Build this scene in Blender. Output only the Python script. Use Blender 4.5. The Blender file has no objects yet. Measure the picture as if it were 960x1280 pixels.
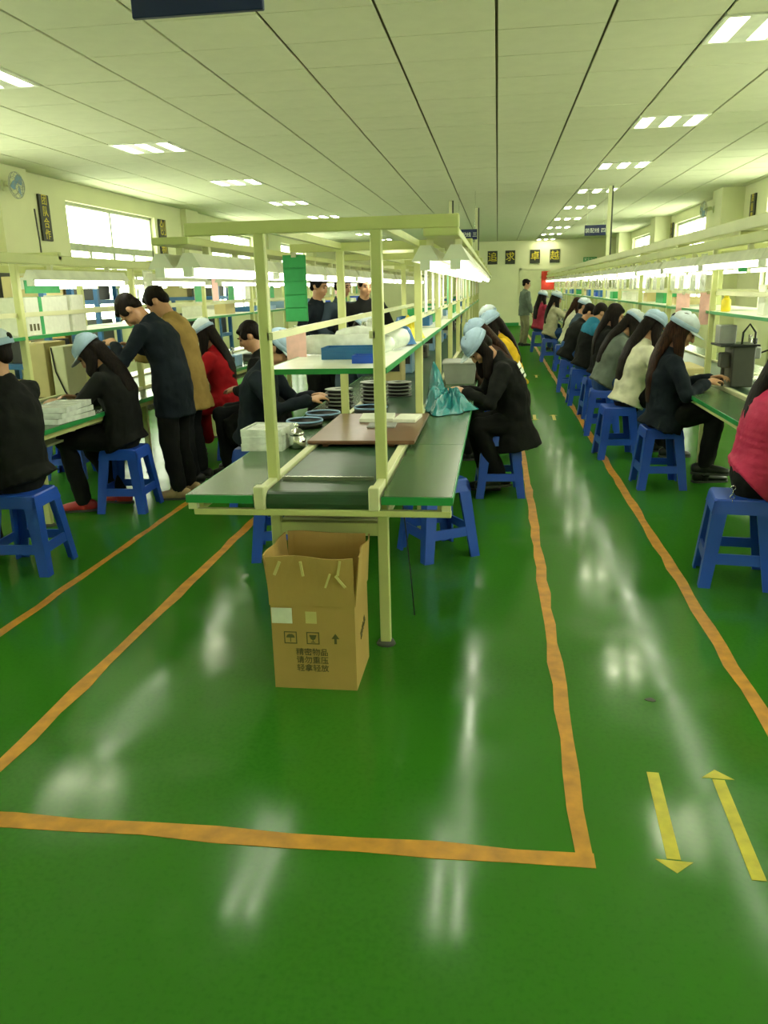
import bpy, math, random
from mathutils import Vector, Matrix, Euler
random.seed(7)
S = bpy.context.scene
COL = S.collection
V = Vector
PI = math.pi

# ------------------------------------------------------------ camera
cam_data = bpy.data.cameras.new('camera')
cam = bpy.data.objects.new('camera', cam_data); COL.objects.link(cam)
CAM_H = 1.55
def camera_matrix(vx=622.0, vy=357.0, roll=0.025, f=1000.0):
    d = V((vx-480, -(vy-640), -f)).normalized()
    p = V((vx+1000-480, -(vy-1000*roll-640), -f))
    up = p.cross(d).normalized()
    if up.y < 0: up = -up
    xr = d.cross(up)
    return Matrix((xr, d, up))
cam.matrix_world = Matrix.Translation((0, 0, CAM_H)) @ camera_matrix().to_4x4()
cam_data.sensor_fit = 'VERTICAL'; cam_data.sensor_height = 36.0
cam_data.lens = 1000.0/1280*36; cam_data.clip_start = .05; cam_data.clip_end = 200
S.camera = cam

# ------------------------------------------------------------ world, exposure
W = bpy.data.worlds.new('world'); S.world = W; W.use_nodes = True
bg = W.node_tree.nodes['Background']
bg.inputs[0].default_value = (1.0, 1.0, .80, 1); bg.inputs[1].default_value = 15.0
S.view_settings.view_transform = 'Standard'; S.view_settings.look = 'None'
S.view_settings.gamma = 1; S.view_settings.use_curve_mapping = False
S.view_settings.exposure = -0.25
LAMP_CEIL = 30.0      # emission of the ceiling tubes
LAMP_LINE = 18.0       # emission of the tubes over the lines
LIGHT_TINT = (1.0, .99, .70)

# ------------------------------------------------------------ materials
def nd(nt, t, **k):
    n = nt.nodes.new(t)
    for a, b in k.items(): setattr(n, a, b)
    return n
def mat(name, col, rough=.6, metal=0, var=.12, scale=8, bump=0, bscale=60, coat=0, spec=.5):
    m = bpy.data.materials.new(name); m.use_nodes = True
    nt = m.node_tree; b = nt.nodes['Principled BSDF']; L = nt.links.new
    b.inputs['Roughness'].default_value = rough; b.inputs['Metallic'].default_value = metal
    b.inputs['Specular IOR Level'].default_value = spec
    if coat: b.inputs['Coat Weight'].default_value = coat; b.inputs['Coat Roughness'].default_value = .12
    tc = nd(nt, 'ShaderNodeTexCoord')
    n = nd(nt, 'ShaderNodeTexNoise'); n.inputs['Scale'].default_value = scale; n.inputs['Detail'].default_value = 4
    L(tc.outputs['Object'], n.inputs['Vector'])
    r = nd(nt, 'ShaderNodeValToRGB')
    c = list(col)[:3]
    r.color_ramp.elements[0].position = .3; r.color_ramp.elements[1].position = .7
    r.color_ramp.elements[0].color = [x*(1-var) for x in c]+[1]
    r.color_ramp.elements[1].color = [min(1, x*(1+var)) for x in c]+[1]
    L(n.outputs['Fac'], r.inputs['Fac']); L(r.outputs['Color'], b.inputs['Base Color'])
    if bump:
        n2 = nd(nt, 'ShaderNodeTexNoise'); n2.inputs['Scale'].default_value = bscale; n2.inputs['Detail'].default_value = 3
        L(tc.outputs['Object'], n2.inputs['Vector'])
        bp = nd(nt, 'ShaderNodeBump'); bp.inputs['Strength'].default_value = bump; bp.inputs['Distance'].default_value = .01
        L(n2.outputs['Fac'], bp.inputs['Height']); L(bp.outputs['Normal'], b.inputs['Normal'])
    return m
def emis(name, col, s):
    m = bpy.data.materials.new(name); m.use_nodes = True; nt = m.node_tree
    nt.nodes.remove(nt.nodes['Principled BSDF'])
    e = nd(nt, 'ShaderNodeEmission'); e.inputs[0].default_value = (*col, 1); e.inputs[1].default_value = s
    nt.links.new(e.outputs[0], nt.nodes['Material Output'].inputs[0]); return m
def glass(name, tint=(.95, 1, .95), mix=.12, rough=.05):
    m = bpy.data.materials.new(name); m.use_nodes = True; nt = m.node_tree
    nt.nodes.remove(nt.nodes['Principled BSDF'])
    t = nd(nt, 'ShaderNodeBsdfTransparent'); t.inputs[0].default_value = (*tint, 1)
    g = nd(nt, 'ShaderNodeBsdfGlossy'); g.inputs['Roughness'].default_value = rough
    x = nd(nt, 'ShaderNodeMixShader'); x.inputs[0].default_value = mix
    nt.links.new(t.outputs[0], x.inputs[1]); nt.links.new(g.outputs[0], x.inputs[2])
    nt.links.new(x.outputs[0], nt.nodes['Material Output'].inputs[0]); return m
def film(name, col, alpha=.6, rough=.25):
    m = mat(name, col, rough, var=.2, scale=14, bump=.5, bscale=25)
    m.node_tree.nodes['Principled BSDF'].inputs['Alpha'].default_value = alpha; return m
def floor_mat():
    m = bpy.data.materials.new('epoxy_floor'); m.use_nodes = True; nt = m.node_tree; L = nt.links.new
    b = nt.nodes['Principled BSDF']; tc = nd(nt, 'ShaderNodeTexCoord')
    def noise(s, d=5):
        n = nd(nt, 'ShaderNodeTexNoise'); n.inputs['Scale'].default_value = s; n.inputs['Detail'].default_value = d
        L(tc.outputs['Object'], n.inputs['Vector']); return n
    big, mid, fine, scuff = noise(.7), noise(3.2, 1), noise(60, 2), noise(1.6, 4)
    r = nd(nt, 'ShaderNodeValToRGB')
    r.color_ramp.elements[0].position = .3; r.color_ramp.elements[0].color = (.026, .140, .011, 1)
    r.color_ramp.elements[1].position = .72; r.color_ramp.elements[1].color = (.044, .190, .018, 1)
    mx = nd(nt, 'ShaderNodeMath', operation='ADD'); mx.use_clamp = True
    h = nd(nt, 'ShaderNodeMath', operation='MULTIPLY'); h.inputs[1].default_value = .5
    L(big.outputs['Fac'], mx.inputs[0]); L(fine.outputs['Fac'], mx.inputs[1]); L(mx.outputs[0], h.inputs[0]); L(h.outputs[0], r.inputs['Fac'])
    # pale worn scuffs and a few dark stains of their own shape
    sr = nd(nt, 'ShaderNodeValToRGB'); sr.color_ramp.elements[0].position = .60; sr.color_ramp.elements[1].position = .78
    sr.color_ramp.elements[1].color = (.35, .35, .35, 1)
    L(scuff.outputs['Fac'], sr.inputs['Fac'])
    mc = nd(nt, 'ShaderNodeMix', data_type='RGBA'); mc.inputs[7].default_value = (.09, .21, .06, 1)
    L(sr.outputs['Color'], mc.inputs[0]); L(r.outputs['Color'], mc.inputs[6]); 
    # worn clear coat: diffuse paint under a weak gloss whose strength levels off
    rr = nd(nt, 'ShaderNodeMapRange'); rr.inputs['From Min'].default_value = .3; rr.inputs['From Max'].default_value = .7
    rr.inputs['To Min'].default_value = .10; rr.inputs['To Max'].default_value = .19
    L(mid.outputs['Fac'], rr.inputs['Value'])
    b2 = noise(26, 1); ra = nd(nt, 'ShaderNodeMath', operation='MULTIPLY_ADD'); ra.inputs[1].default_value = .05
    L(b2.outputs['Fac'], ra.inputs[0]); ad = nd(nt, 'ShaderNodeMath', operation='ADD'); ad.inputs[1].default_value = -.03
    L(rr.outputs[0], ra.inputs[2]); L(ra.outputs[0], ad.inputs[0])
    nt.nodes.remove(b)
    df = nd(nt, 'ShaderNodeBsdfDiffuse'); gl = nd(nt, 'ShaderNodeBsdfGlossy'); mxs = nd(nt, 'ShaderNodeMixShader')
    L(mc.outputs[2], df.inputs['Color']); L(ad.outputs[0], gl.inputs['Roughness'])
    fr = nd(nt, 'ShaderNodeFresnel'); fr.inputs['IOR'].default_value = 1.42
    cl = nd(nt, 'ShaderNodeMath', operation='MINIMUM'); cl.inputs[1].default_value = .13
    L(fr.outputs[0], cl.inputs[0]); L(cl.outputs[0], mxs.inputs[0]); L(df.outputs[0], mxs.inputs[1]); L(gl.outputs[0], mxs.inputs[2])
    L(mxs.outputs[0], nt.nodes['Material Output'].inputs[0])
    return m
def strand_mat(name, c0, c1):
    m = bpy.data.materials.new(name); m.use_nodes = True; nt = m.node_tree; L = nt.links.new
    b = nt.nodes['Principled BSDF']; b.inputs['Roughness'].default_value = .6; b.inputs['Specular IOR Level'].default_value = .10
    tc = nd(nt, 'ShaderNodeTexCoord'); mp = nd(nt, 'ShaderNodeMapping'); mp.inputs['Scale'].default_value = (90, 90, 5)
    n = nd(nt, 'ShaderNodeTexNoise'); n.inputs['Scale'].default_value = 1; n.inputs['Detail'].default_value = 3
    L(tc.outputs['Object'], mp.inputs[0]); L(mp.outputs[0], n.inputs['Vector'])
    r = nd(nt, 'ShaderNodeValToRGB'); r.color_ramp.elements[0].color = (*c0, 1); r.color_ramp.elements[1].color = (*c1, 1)
    r.color_ramp.elements[0].position = .35; r.color_ramp.elements[1].position = .7
    L(n.outputs['Fac'], r.inputs['Fac']); L(r.outputs['Color'], b.inputs['Base Color'])
    bp = nd(nt, 'ShaderNodeBump'); bp.inputs['Strength'].default_value = .6; bp.inputs['Distance'].default_value = .006
    L(n.outputs['Fac'], bp.inputs['Height']); L(bp.outputs['Normal'], b.inputs['Normal']); return m

M = dict(
    floor=floor_mat(),
    orange=mat('orange_floor_paint', (.50, .225, .012), .45, var=.25, scale=14),
    yellow=mat('yellow_floor_tape', (.52, .46, .03), .45, var=.18, scale=18),
    stain=mat('dark_floor_stain', (.02, .035, .015), .5),
    wall=mat('painted_wall', (.70, .70, .44), .75, var=.03, scale=2, bump=.08, bscale=120),
    ceil=mat('ceiling_board', (.60, .60, .42), .85, var=.03, scale=6, bump=.15, bscale=250),
    ceilback=mat('ceiling_void', (.13, .12, .06), .9),
    cream=mat('cream_painted_steel', (.52, .55, .22), .42, var=.06, scale=5),
    creamlt=mat('pale_painted_steel', (.62, .63, .36), .42, var=.05, scale=5),
    gtop=mat('green_laminate_top', (.05, .105, .038), .26, var=.12, scale=9, bump=.02, bscale=60, spec=.28),
    gedge=mat('green_edging', (.02, .26, .06), .35, var=.06),
    belt=mat('green_rubber_belt', (.018, .060, .024), .38, var=.2, scale=12, bump=.04, bscale=200),
    white=mat('white_laminate', (.75, .78, .66), .35, var=.05),
    paper=mat('white_paper', (.66, .68, .56), .7, var=.06, scale=30),
    pink=mat('pink_paper', (.78, .47, .42), .7, var=.08, scale=30),
    greenp=mat('green_card', (.03, .32, .09), .6, var=.10, scale=20),
    blue=mat('blue_plastic', (.018, .085, .54), .36, var=.07, scale=4),
    bluemetal=mat('blue_painted_steel', (.02, .12, .30), .4),
    ltblue=mat('pale_blue_plastic', (.20, .34, .52), .35),
    teal=film('teal_plastic_film', (.022, .20, .21), .9, .2),
    clear=film('clear_plastic_film', (.75, .80, .72), .75, .18),
    pouch=film('document_pouch', (.66, .72, .56), .72, .15),
    card=mat('brown_cardboard', (.42, .27, .075), .75, var=.07, scale=5, bump=.05, bscale=90),
    cardin=mat('cardboard_inside', (.36, .20, .075), .8, var=.08, scale=6),
    ink=mat('dark_print', (.09, .085, .025), .7),
    tape=mat('clear_packing_tape', (.58, .50, .20), .2, var=.1),
    beige=mat('beige_carton', (.55, .47, .22), .7, var=.06),
    brown=mat('brown_board', (.155, .075, .04), .28, var=.15, scale=10),
    black=mat('black_plastic', (.012, .013, .012), .4),
    dgrey=mat('dark_grey_machine', (.055, .06, .042), .5),
    grey=mat('grey_plastic', (.30, .32, .28), .45),
    steel=mat('bright_steel', (.62, .63, .58), .25, 1),
    navy=mat('navy_sign', (.006, .014, .075), .4),
    yel=mat('yellow_plastic', (.75, .60, .02), .4),
    gold=mat('yellow_lettering', (.68, .55, .03), .5),
    plaque=mat('black_plaque', (.025, .028, .015), .45),
    red=mat('red_board', (.60, .035, .012), .55),
    darkwin=mat('grey_window_frame', (.42, .45, .33), .5),
    rubber=mat('grey_rubber', (.05, .055, .045), .7),
    cable=mat('black_cable', (.015, .015, .015), .5),
    skin=mat('skin', (.48, .255, .135), .5, var=.05, scale=20),
    lips=mat('lips', (.34, .11, .08), .45),
    eye=mat('dark_eye', (.01, .008, .006), .25),
    hair=strand_mat('black_hair', (.003, .0025, .002), (.014, .009, .006)),
    hairbr=strand_mat('brown_hair', (.008, .004, .0025), (.045, .018, .008)),
    cap=mat('pale_blue_cap_cloth', (.30, .42, .54), .8, var=.10, scale=22, bump=.15, bscale=80),
    capw=mat('white_cap_cloth', (.50, .58, .60), .8, var=.10, scale=22, bump=.15, bscale=80),
    glasspane=glass('window_glass'),
    shelfglass=mat('teal_shelf_edge', (.10, .34, .24), .2),
    tube=emis('lamp_tube', (1, .98, .80), LAMP_LINE),
    grille=emis('ceiling_lamp_diffuser', LIGHT_TINT, LAMP_CEIL),
    reflector=mat('white_lamp_reflector', (.75, .76, .62), .4),
)
def cloth(name, col, rough=.85, var=.18):
    return mat(name, col, rough, var=var, scale=9, bump=.35, bscale=34, spec=.12)

# ------------------------------------------------------------ mesh builder
class MB:
    def __init__(s): s.v = []; s.f = []; s.mi = []; s.cur = 0
    def add(s, vs, fs, mtx=None):
        n = len(s.v)
        s.v += [(mtx @ V(p)) if mtx else V(p) for p in vs]
        s.f += [tuple(i+n for i in f) for f in fs]; s.mi += [s.cur]*len(fs); return s
    def box(s, a, b, mtx=None):
        (x0, y0, z0), (x1, y1, z1) = a, b
        vs = [(x0,y0,z0),(x1,y0,z0),(x1,y1,z0),(x0,y1,z0),(x0,y0,z1),(x1,y0,z1),(x1,y1,z1),(x0,y1,z1)]
        return s.add(vs, [(3,2,1,0),(4,5,6,7),(0,1,5,4),(1,2,6,5),(2,3,7,6),(3,0,4,7)], mtx)
    def bbox(s, a, b, r=.006, mtx=None):          # box with chamfered edges
        (x0, y0, z0), (x1, y1, z1) = a, b
        r = min(r, (x1-x0)*.45, (y1-y0)*.45, (z1-z0)*.45)
        def ring(d, z): return [(x0+d+r,y0+d,z),(x1-d-r,y0+d,z),(x1-d,y0+d+r,z),(x1-d,y1-d-r,z),(x1-d-r,y1-d,z),(x0+d+r,y1-d,z),(x0+d,y1-d-r,z),(x0+d,y0+d+r,z)]
        vs = ring(r*.6, z0)+ring(0, z0+r)+ring(0, z1-r)+ring(r*.6, z1)
        fs = [tuple(range(7, -1, -1)), tuple(range(24, 32))]
        for k in range(3):
            for i in range(8):
                j = (i+1) % 8; fs.append((k*8+i, k*8+j, k*8+8+j, k*8+8+i))
        return s.add(vs, fs, mtx)
    def hexa(s, p):                                # 8 points, bottom ring then top ring
        return s.add(p, [(3,2,1,0),(4,5,6,7),(0,1,5,4),(1,2,6,5),(2,3,7,6),(3,0,4,7)])
    def tube(s, pts, radii, n=10, side=None, round_=True, mtx=None):
        pts = [V(p) for p in pts]
        rad = [(r, r) if not isinstance(r, (tuple, list)) else r for r in (radii if isinstance(radii, (list, tuple)) and len(radii) == len(pts) else [radii]*len(pts))]
        T = []
        for i in range(len(pts)):
            a = pts[max(0, i-1)]; b = pts[min(len(pts)-1, i+1)]; t = (b-a)
            T.append(t.normalized() if t.length > 1e-9 else V((0, 0, 1)))
        sd = V(side) if side is not None else (V((1, 0, 0)) if abs(T[0].x) < .8 else V((0, 1, 0)))
        rings = []
        def ring(c, t, ra, rb, sd):
            a = (sd - t*sd.dot(t)).normalized(); b = t.cross(a)
            return [c + a*(ra*math.cos(2*PI*k/n)) + b*(rb*math.sin(2*PI*k/n)) for k in range(n)], a
        if round_:
            for q in (.30, .75):
                ra, rb = rad[0]; h = math.sqrt(1-q*q)*min(ra, rb)
                r_, _ = ring(pts[0]-T[0]*h, T[0], ra*q, rb*q, sd); rings.append(r_)
        for p, t, (ra, rb) in zip(pts, T, rad):
            r_, a = ring(p, t, ra, rb, sd); rings.append(r_)
            if side is None: sd = a
        if round_:
            for q in (.75, .30):
                ra, rb = rad[-1]; h = math.sqrt(1-q*q)*min(ra, rb)
                r_, _ = ring(pts[-1]+T[-1]*h, T[-1], ra*q, rb*q, sd); rings.append(r_)
        vs = [p for r_ in rings for p in r_]; fs = [tuple(range(n-1, -1, -1))]
        for k in range(len(rings)-1):
            for i in range(n):
                j = (i+1) % n; fs.append((k*n+i, k*n+j, (k+1)*n+j, (k+1)*n+i))
        fs.append(tuple(range((len(rings)-1)*n, len(rings)*n)))
        return s.add(vs, fs, mtx)
    def cyl(s, a, b, r, r2=None, n=12): return s.tube([a, b], [r, r if r2 is None else r2], n, round_=False)
    def ell(s, c, r, mtx=None, n=12, m=8):
        vs = []; fs = []
        for i in range(1, m):
            t = PI*i/m
            for k in range(n):
                p = 2*PI*k/n; vs.append((c[0]+r[0]*math.sin(t)*math.cos(p), c[1]+r[1]*math.sin(t)*math.sin(p), c[2]-r[2]*math.cos(t)))
        b = len(vs); vs += [(c[0], c[1], c[2]-r[2]), (c[0], c[1], c[2]+r[2])]
        for i in range(m-2):
            for k in range(n):
                j = (k+1) % n; fs.append((i*n+k, i*n+j, (i+1)*n+j, (i+1)*n+k))
        for k in range(n):
            j = (k+1) % n; fs.append((b, j, k)); fs.append((b+1, (m-2)*n+k, (m-2)*n+j))
        return s.add(vs, fs, mtx)
    def lathe(s, prof, c=(0, 0, 0), n=20, mtx=None, closed=False):
        vs = []; fs = []
        for (r, z) in prof:
            for k in range(n): vs.append((c[0]+r*math.cos(2*PI*k/n), c[1]+r*math.sin(2*PI*k/n), c[2]+z))
        m = len(prof)
        for i in range(m-1 if not closed else m):
            i2 = (i+1) % m
            for k in range(n):
                j = (k+1) % n; fs.append((i*n+k, i*n+j, i2*n+j, i2*n+k))
        if not closed: fs += [tuple(range(n-1, -1, -1)), tuple(range((m-1)*n, m*n))]
        return s.add(vs, fs, mtx)
    def prism(s, poly, z0, z1, mtx=None):
        n = len(poly); vs = [(x, y, z0) for x, y in poly]+[(x, y, z1) for x, y in poly]
        fs = [tuple(range(n-1, -1, -1)), tuple(range(n, 2*n))]+[(i, (i+1) % n, n+(i+1) % n, n+i) for i in range(n)]
        return s.add(vs, fs, mtx)
    def sheet(s, grid, th=.004):                   # grid of points -> thick sheet
        R_, C_ = len(grid), len(grid[0]); g = [[V(p) for p in r] for r in grid]
        def nrm(i, j):
            a = g[min(i+1, R_-1)][j]-g[max(i-1, 0)][j]; b = g[i][min(j+1, C_-1)]-g[i][max(j-1, 0)]
            q = a.cross(b); return q.normalized() if q.length > 1e-12 else V((0, 0, 1))
        N = [[nrm(i, j) for j in range(C_)] for i in range(R_)]
        vs = [g[i][j] for i in range(R_) for j in range(C_)]+[g[i][j]-N[i][j]*th for i in range(R_) for j in range(C_)]
        o = R_*C_; ix = lambda i, j: i*C_+j; fs = []
        for i in range(R_-1):
            for j in range(C_-1):
                fs.append((ix(i, j), ix(i+1, j), ix(i+1, j+1), ix(i, j+1)))
                fs.append((o+ix(i, j), o+ix(i, j+1), o+ix(i+1, j+1), o+ix(i+1, j)))
        edge = [(0, j) for j in range(C_)]+[(i, C_-1) for i in range(1, R_)]+[(R_-1, j) for j in range(C_-2, -1, -1)]+[(i, 0) for i in range(R_-2, 0, -1)]
        for k in range(len(edge)):
            a = ix(*edge[k]); b = ix(*edge[(k+1) % len(edge)]); fs.append((a, b, o+b, o+a))
        return s.add(vs, fs)
    def mesh(s, name, mats, smooth=False, off=None):
        me = bpy.data.meshes.new(name)
        me.from_pydata([tuple(p-off) if off is not None else tuple(p) for p in s.v], [], s.f)
        for m in (mats if isinstance(mats, (list, tuple)) else [mats]): me.materials.append(m)
        if any(s.mi): me.polygons.foreach_set('material_index', s.mi)
        if smooth: me.polygons.foreach_set('use_smooth', [True]*len(me.polygons))
        me.update(); return me
ORG = {}
def words(s): return ' '.join(s.split()[:16])
def tag(o, label=None, cat=None, group=None, kind=None):
    if label: o['label'] = label
    if cat: o['category'] = cat
    if group: o['group'] = group
    if kind: o['kind'] = kind
    return o
def link(me, name, parent=None, loc=(0, 0, 0)):
    o = bpy.data.objects.new(name, me); COL.objects.link(o); o.location = loc
    if parent: o.parent = parent
    return o
def part(mb, name, m, parent, smooth=False, kind=None, label=None):
    """child of a thing; mb is in the thing's frame (world minus its origin when the origin is stored)"""
    off = ORG.get(parent.name)
    me = mb.mesh(name, m, smooth, off); o = link(me, name, parent)
    if off is not None: ORG[o.name] = off
    return tag(o, label, None, None, kind)
def empty(name, loc, label, cat, group=None, rz=0):
    o = bpy.data.objects.new(name, None); COL.objects.link(o); o.location = loc; o.rotation_euler.z = rz
    o.empty_display_size = .05
    return tag(o, label, cat, group)
def wthing(name, loc, label, cat, group=None):     # a thing whose parts are given in world coordinates
    o = empty(name, loc, label, cat, group); ORG[o.name] = V(loc); return o
def solo(mb, name, m, loc, label, cat, group=None, smooth=False, rz=0, kind=None):   # a one-mesh thing in local coordinates
    o = link(mb.mesh(name, m, smooth), name, None, loc); o.rotation_euler.z = rz
    return tag(o, label, cat, group, kind)
def struct(mb, name, m, parent=None, smooth=False):
    o = link(mb.mesh(name, m, smooth), name, parent)
    if not parent: o['kind'] = 'structure'
    ORG[o.name] = V((0, 0, 0)); return o
def copy_tree(o, parent=None):
    c = o.copy(); COL.objects.link(c)
    if parent: c.parent = parent
    for ch in list(o.children): copy_tree(ch, c)
    return c
def text_mesh(body, size, align='CENTER', depth=.001):
    cu = bpy.data.curves.new('text', 'FONT'); cu.body = body; cu.size = size; cu.align_x = align; cu.align_y = 'CENTER'
    cu.extrude = depth; cu.resolution_u = 2
    t = bpy.data.objects.new('text', cu); COL.objects.link(t)
    me = bpy.data.meshes.new_from_object(t.evaluated_get(bpy.context.evaluated_depsgraph_get()))
    bpy.data.objects.remove(t); bpy.data.curves.remove(cu); return me
def text_part(body, size, m, parent, mtx, name='lettering'):
    me = text_mesh(body, size); me.materials.clear(); me.materials.append(m)
    off = ORG.get(parent.name)
    me.transform((Matrix.Translation(-off) if off is not None else Matrix()) @ mtx)
    return link(me, name, parent)
def frame(o, x, y):                                # matrix from origin and two axes
    x = V(x).normalized(); y = V(y).normalized(); z = x.cross(y)
    m = Matrix((x, y, z)).transposed().to_4x4(); m.translation = V(o); return m
ORD = ['first', 'second', 'third', 'fourth', 'fifth', 'sixth', 'seventh', 'eighth', 'ninth', 'tenth', 'eleventh', 'twelfth',
       'thirteenth', 'fourteenth', 'fifteenth', 'sixteenth', 'seventeenth', 'eighteenth', 'nineteenth', 'twentieth']
for t_, q_ in (('twenty', 'twentieth'), ('thirty', 'thirtieth'), ('forty', 'fortieth'), ('fifty', 'fiftieth'), ('sixty', 'sixtieth')):
    if ORD[-1] != q_: ORD.append(q_)
    ORD += [t_+'-'+o for o in ORD[:9]]

# ------------------------------------------------------------ room shell
XL, XR, YB, YF, ZC = -6.4, 4.5, -4.0, 33.0, 3.2
floor = struct(MB().box((XL-.3, YB-.3, -.1), (XR+.3, YF+.3, 0)), 'floor', M['floor'])
ceiling = struct(MB().box((XL-.3, YB-.3, ZC+.02), (XR+.3, YF+.3, ZC+.12)), 'ceiling', M['ceilback'])
TX, TY, SX0, SY0 = .73, .654, -.03, 6.083
LAMPC = (2, -6)                                     # tile columns that hold the lamps
lampy = [SY0+TY*(5*i) for i in range(-3, 9)]
cells = []
for k in range(-9, 7):
    x0 = SX0+TX*k; x1 = min(x0+TX, XR); x0 = max(x0, XL)
    if x1-x0 < .05: continue
    for j in range(-16, 42):
        y0 = SY0+TY*j
        if y0 < YB-.1 or y0 > YF: continue
        if k in LAMPC and j % 5 == 0: continue
        cells.append((x0, x1, y0, y0+TY, j))
gx, gy = .010, .0035
vis = [c for c in cells if c[4] >= -2]; vis.sort(key=lambda c: c[2])
near = vis[:296]; nearset = set(near)
tile_mesh = {}
for c in near:
    w = round(c[1]-c[0], 3)
    if w not in tile_mesh:
        tile_mesh[w] = MB().bbox((-w/2+gx, -TY/2+gy, 0), (w/2-gx, TY/2-gy, .018), .004).mesh('ceiling_tile', M['ceil'])
    link(tile_mesh[w], 'ceiling_tile', ceiling, ((c[0]+c[1])/2, (c[2]+c[3])/2, ZC-random.uniform(0, .0025)))
mb = MB()
for c in cells:
    if c not in nearset: mb.box((c[0]+gx, c[2]+gy, ZC), (c[1]-gx, min(c[3], YF)-gy, ZC+.018))
part(mb, 'ceiling_tile', M['ceil'], ceiling, kind='stuff')

def wall_side(name, x, sgn, wins):
    """a long wall with real openings; x inner face, thickness outward"""
    xa, xb = (x-.25, x) if sgn < 0 else (x, x+.25)
    mb = MB(); y = YB-.3
    for (ya, yb, za, zb) in wins:
        mb.box((xa, y, 0), (xb, ya, ZC+.02)); mb.box((xa, ya, 0), (xb, yb, za)); mb.box((xa, ya, zb), (xb, yb, ZC+.02)); y = yb
    mb.box((xa, y, 0), (xb, YF+.3, ZC+.02))
    return struct(mb, name, M['wall'])
PILL = [-.9, 4.9, 10.45, 16.9, 23.0, 29.1]; PILR = [-2.9, 3.7, 10.3, 16.9, 23.5, 30.1]
winL = [(a, a+3.25, 1.0, 2.93) for a in (.4, 6.2, 11.97, 18.3, 24.4)]
winR = [(a, a+3.2, 1.0, 2.97) for a in (-.6, 5.5, 12.0, 19.4, 26.2)]
wall_side('wall_left', XL, -1, winL); wall_side('wall_right', XR, 1, winR)
struct(MB().box((XL-.25, YF, 0), (XR+.25, YF+.25, ZC+.02)), 'wall_back', M['wall'])
struct(MB().box((XL-.25, YB-.25, 0), (XR+.25, YB, ZC+.02)), 'wall_front', M['wall'])
tn = 0
for pl, x0, x1 in ((PILL, XL, XL+.12), (PILR, XR-.4, XR)):
    for y in pl:
        tn += 1
        struct(MB().box((x0, y-.35, 0), (x1, y+.35, ZC)), 'trim_%d' % tn, M['wall'])
# windows: frame, mullions, panes
wn = 0
for side, x, wins in ((-1, XL, winL), (1, XR, winR)):
    for (ya, yb, za, zb) in wins:
        wn += 1; xc = x+side*.12; zt = 2.27; t = .05
        fr = MB()
        for y in (ya, yb-t): fr.box((xc-.04, y, za), (xc+.04, y+t, zb))
        for z in (za, zt-.04, zb-t): fr.box((xc-.04, ya, z), (xc+.04, yb, z+(.11 if z == zt-.04 else t)))
        ym = (ya+yb)/2
        fr.box((xc-.03, ym-.035, za), (xc+.03, ym+.035, zt)); fr.box((xc-.02, ym-.025, zt), (xc+.02, ym+.025, zb))
        wo = struct(fr, 'window_%d' % wn, M['darkwin'])
        for (y0, y1) in ((ya+t, ym-.035), (ym+.035, yb-t)):
            yq = (y0+y1)/2
            mu = MB().box((xc-.02, yq-.03, za+t), (xc+.02, yq+.03, zt-.04)); mu.box((xc-.02, y0, 1.86), (xc+.02, y1, 1.90))
            part(mu, 'mullion', M['darkwin'], wo)
            part(MB().box((xc-.004, y0, zt+.06), (xc+.004, y1, zb-t)), 'pane', M['glasspane'], wo)
            part(MB().box((xc-.004, y0, za+t), (xc+.004, yq-.03, zt-.04)), 'pane', M['glasspane'], wo)
            part(MB().box((xc-.004, yq+.03, za+t), (xc+.004, y1, zt-.04)), 'pane', M['glasspane'], wo)
# far doorway trim and green baseboard
struct(MB().box((.85, YF-.04, 0), (.93, YF, 2.18)).box((2.75, YF-.04, 0), (2.83, YF, 2.18)).box((.85, YF-.04, 2.1), (2.83, YF, 2.18)), 'trim_20', M['wall'])
door = struct(MB().bbox((.94, YF-.03, 0), (1.83, YF-.005, 2.09)).bbox((1.85, YF-.03, 0), (2.74, YF-.005, 2.09)), 'door_1', M['creamlt'])
part(MB().box((1.76, YF-.06, 1.0), (1.79, YF-.03, 1.15)).box((1.89, YF-.06, 1.0), (1.92, YF-.03, 1.15)), 'handle', M['steel'], door)
struct(MB().box((XL+.12, YF-.02, 0), (.85, YF, .12)), 'baseboard_back', M['gedge'])

# floor markings: painted lines with uneven edges, tape arrows
def painted_line(pts, w, m):
    mb = MB()
    for (a, b) in zip(pts[:-1], pts[1:]):
        a = V((*a, 0)); b = V((*b, 0)); d = (b-a); n = max(2, int(d.length/.2)); d.normalize(); s_ = V((-d.y, d.x, 0))
        row = []
        for i in range(n+1):
            p = a.lerp(b, i/n); j1, j2 = random.uniform(-.008, .008), random.uniform(-.008, .008)
            row.append((p+s_*(w/2+j1), p-s_*(w/2+j2)))
        for i in range(n):
            (l0, r0), (l1, r1) = row[i], row[i+1]; z0, z1 = V((0, 0, .0003)), V((0, 0, .0016))
            mb.hexa([r0+z0, l0+z0, l1+z0, r1+z0, r0+z1, l0+z1, l1+z1, r1+z1])
    part(mb, 'floor_line', m, floor)
painted_line([(-1.69, 1.94), (.29, 1.94)], .062, M['orange'])
painted_line([(.262, 1.97), (.262, 30)], .055, M['orange'])
painted_line([(-1.675, 1.97), (-1.675, 24)], .06, M['orange'])
painted_line([(-2.34, -1.0), (-2.34, 24)], .05, M['orange'])
painted_line([(.99, -1.0), (.99, 31)], .06, M['orange'])
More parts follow.
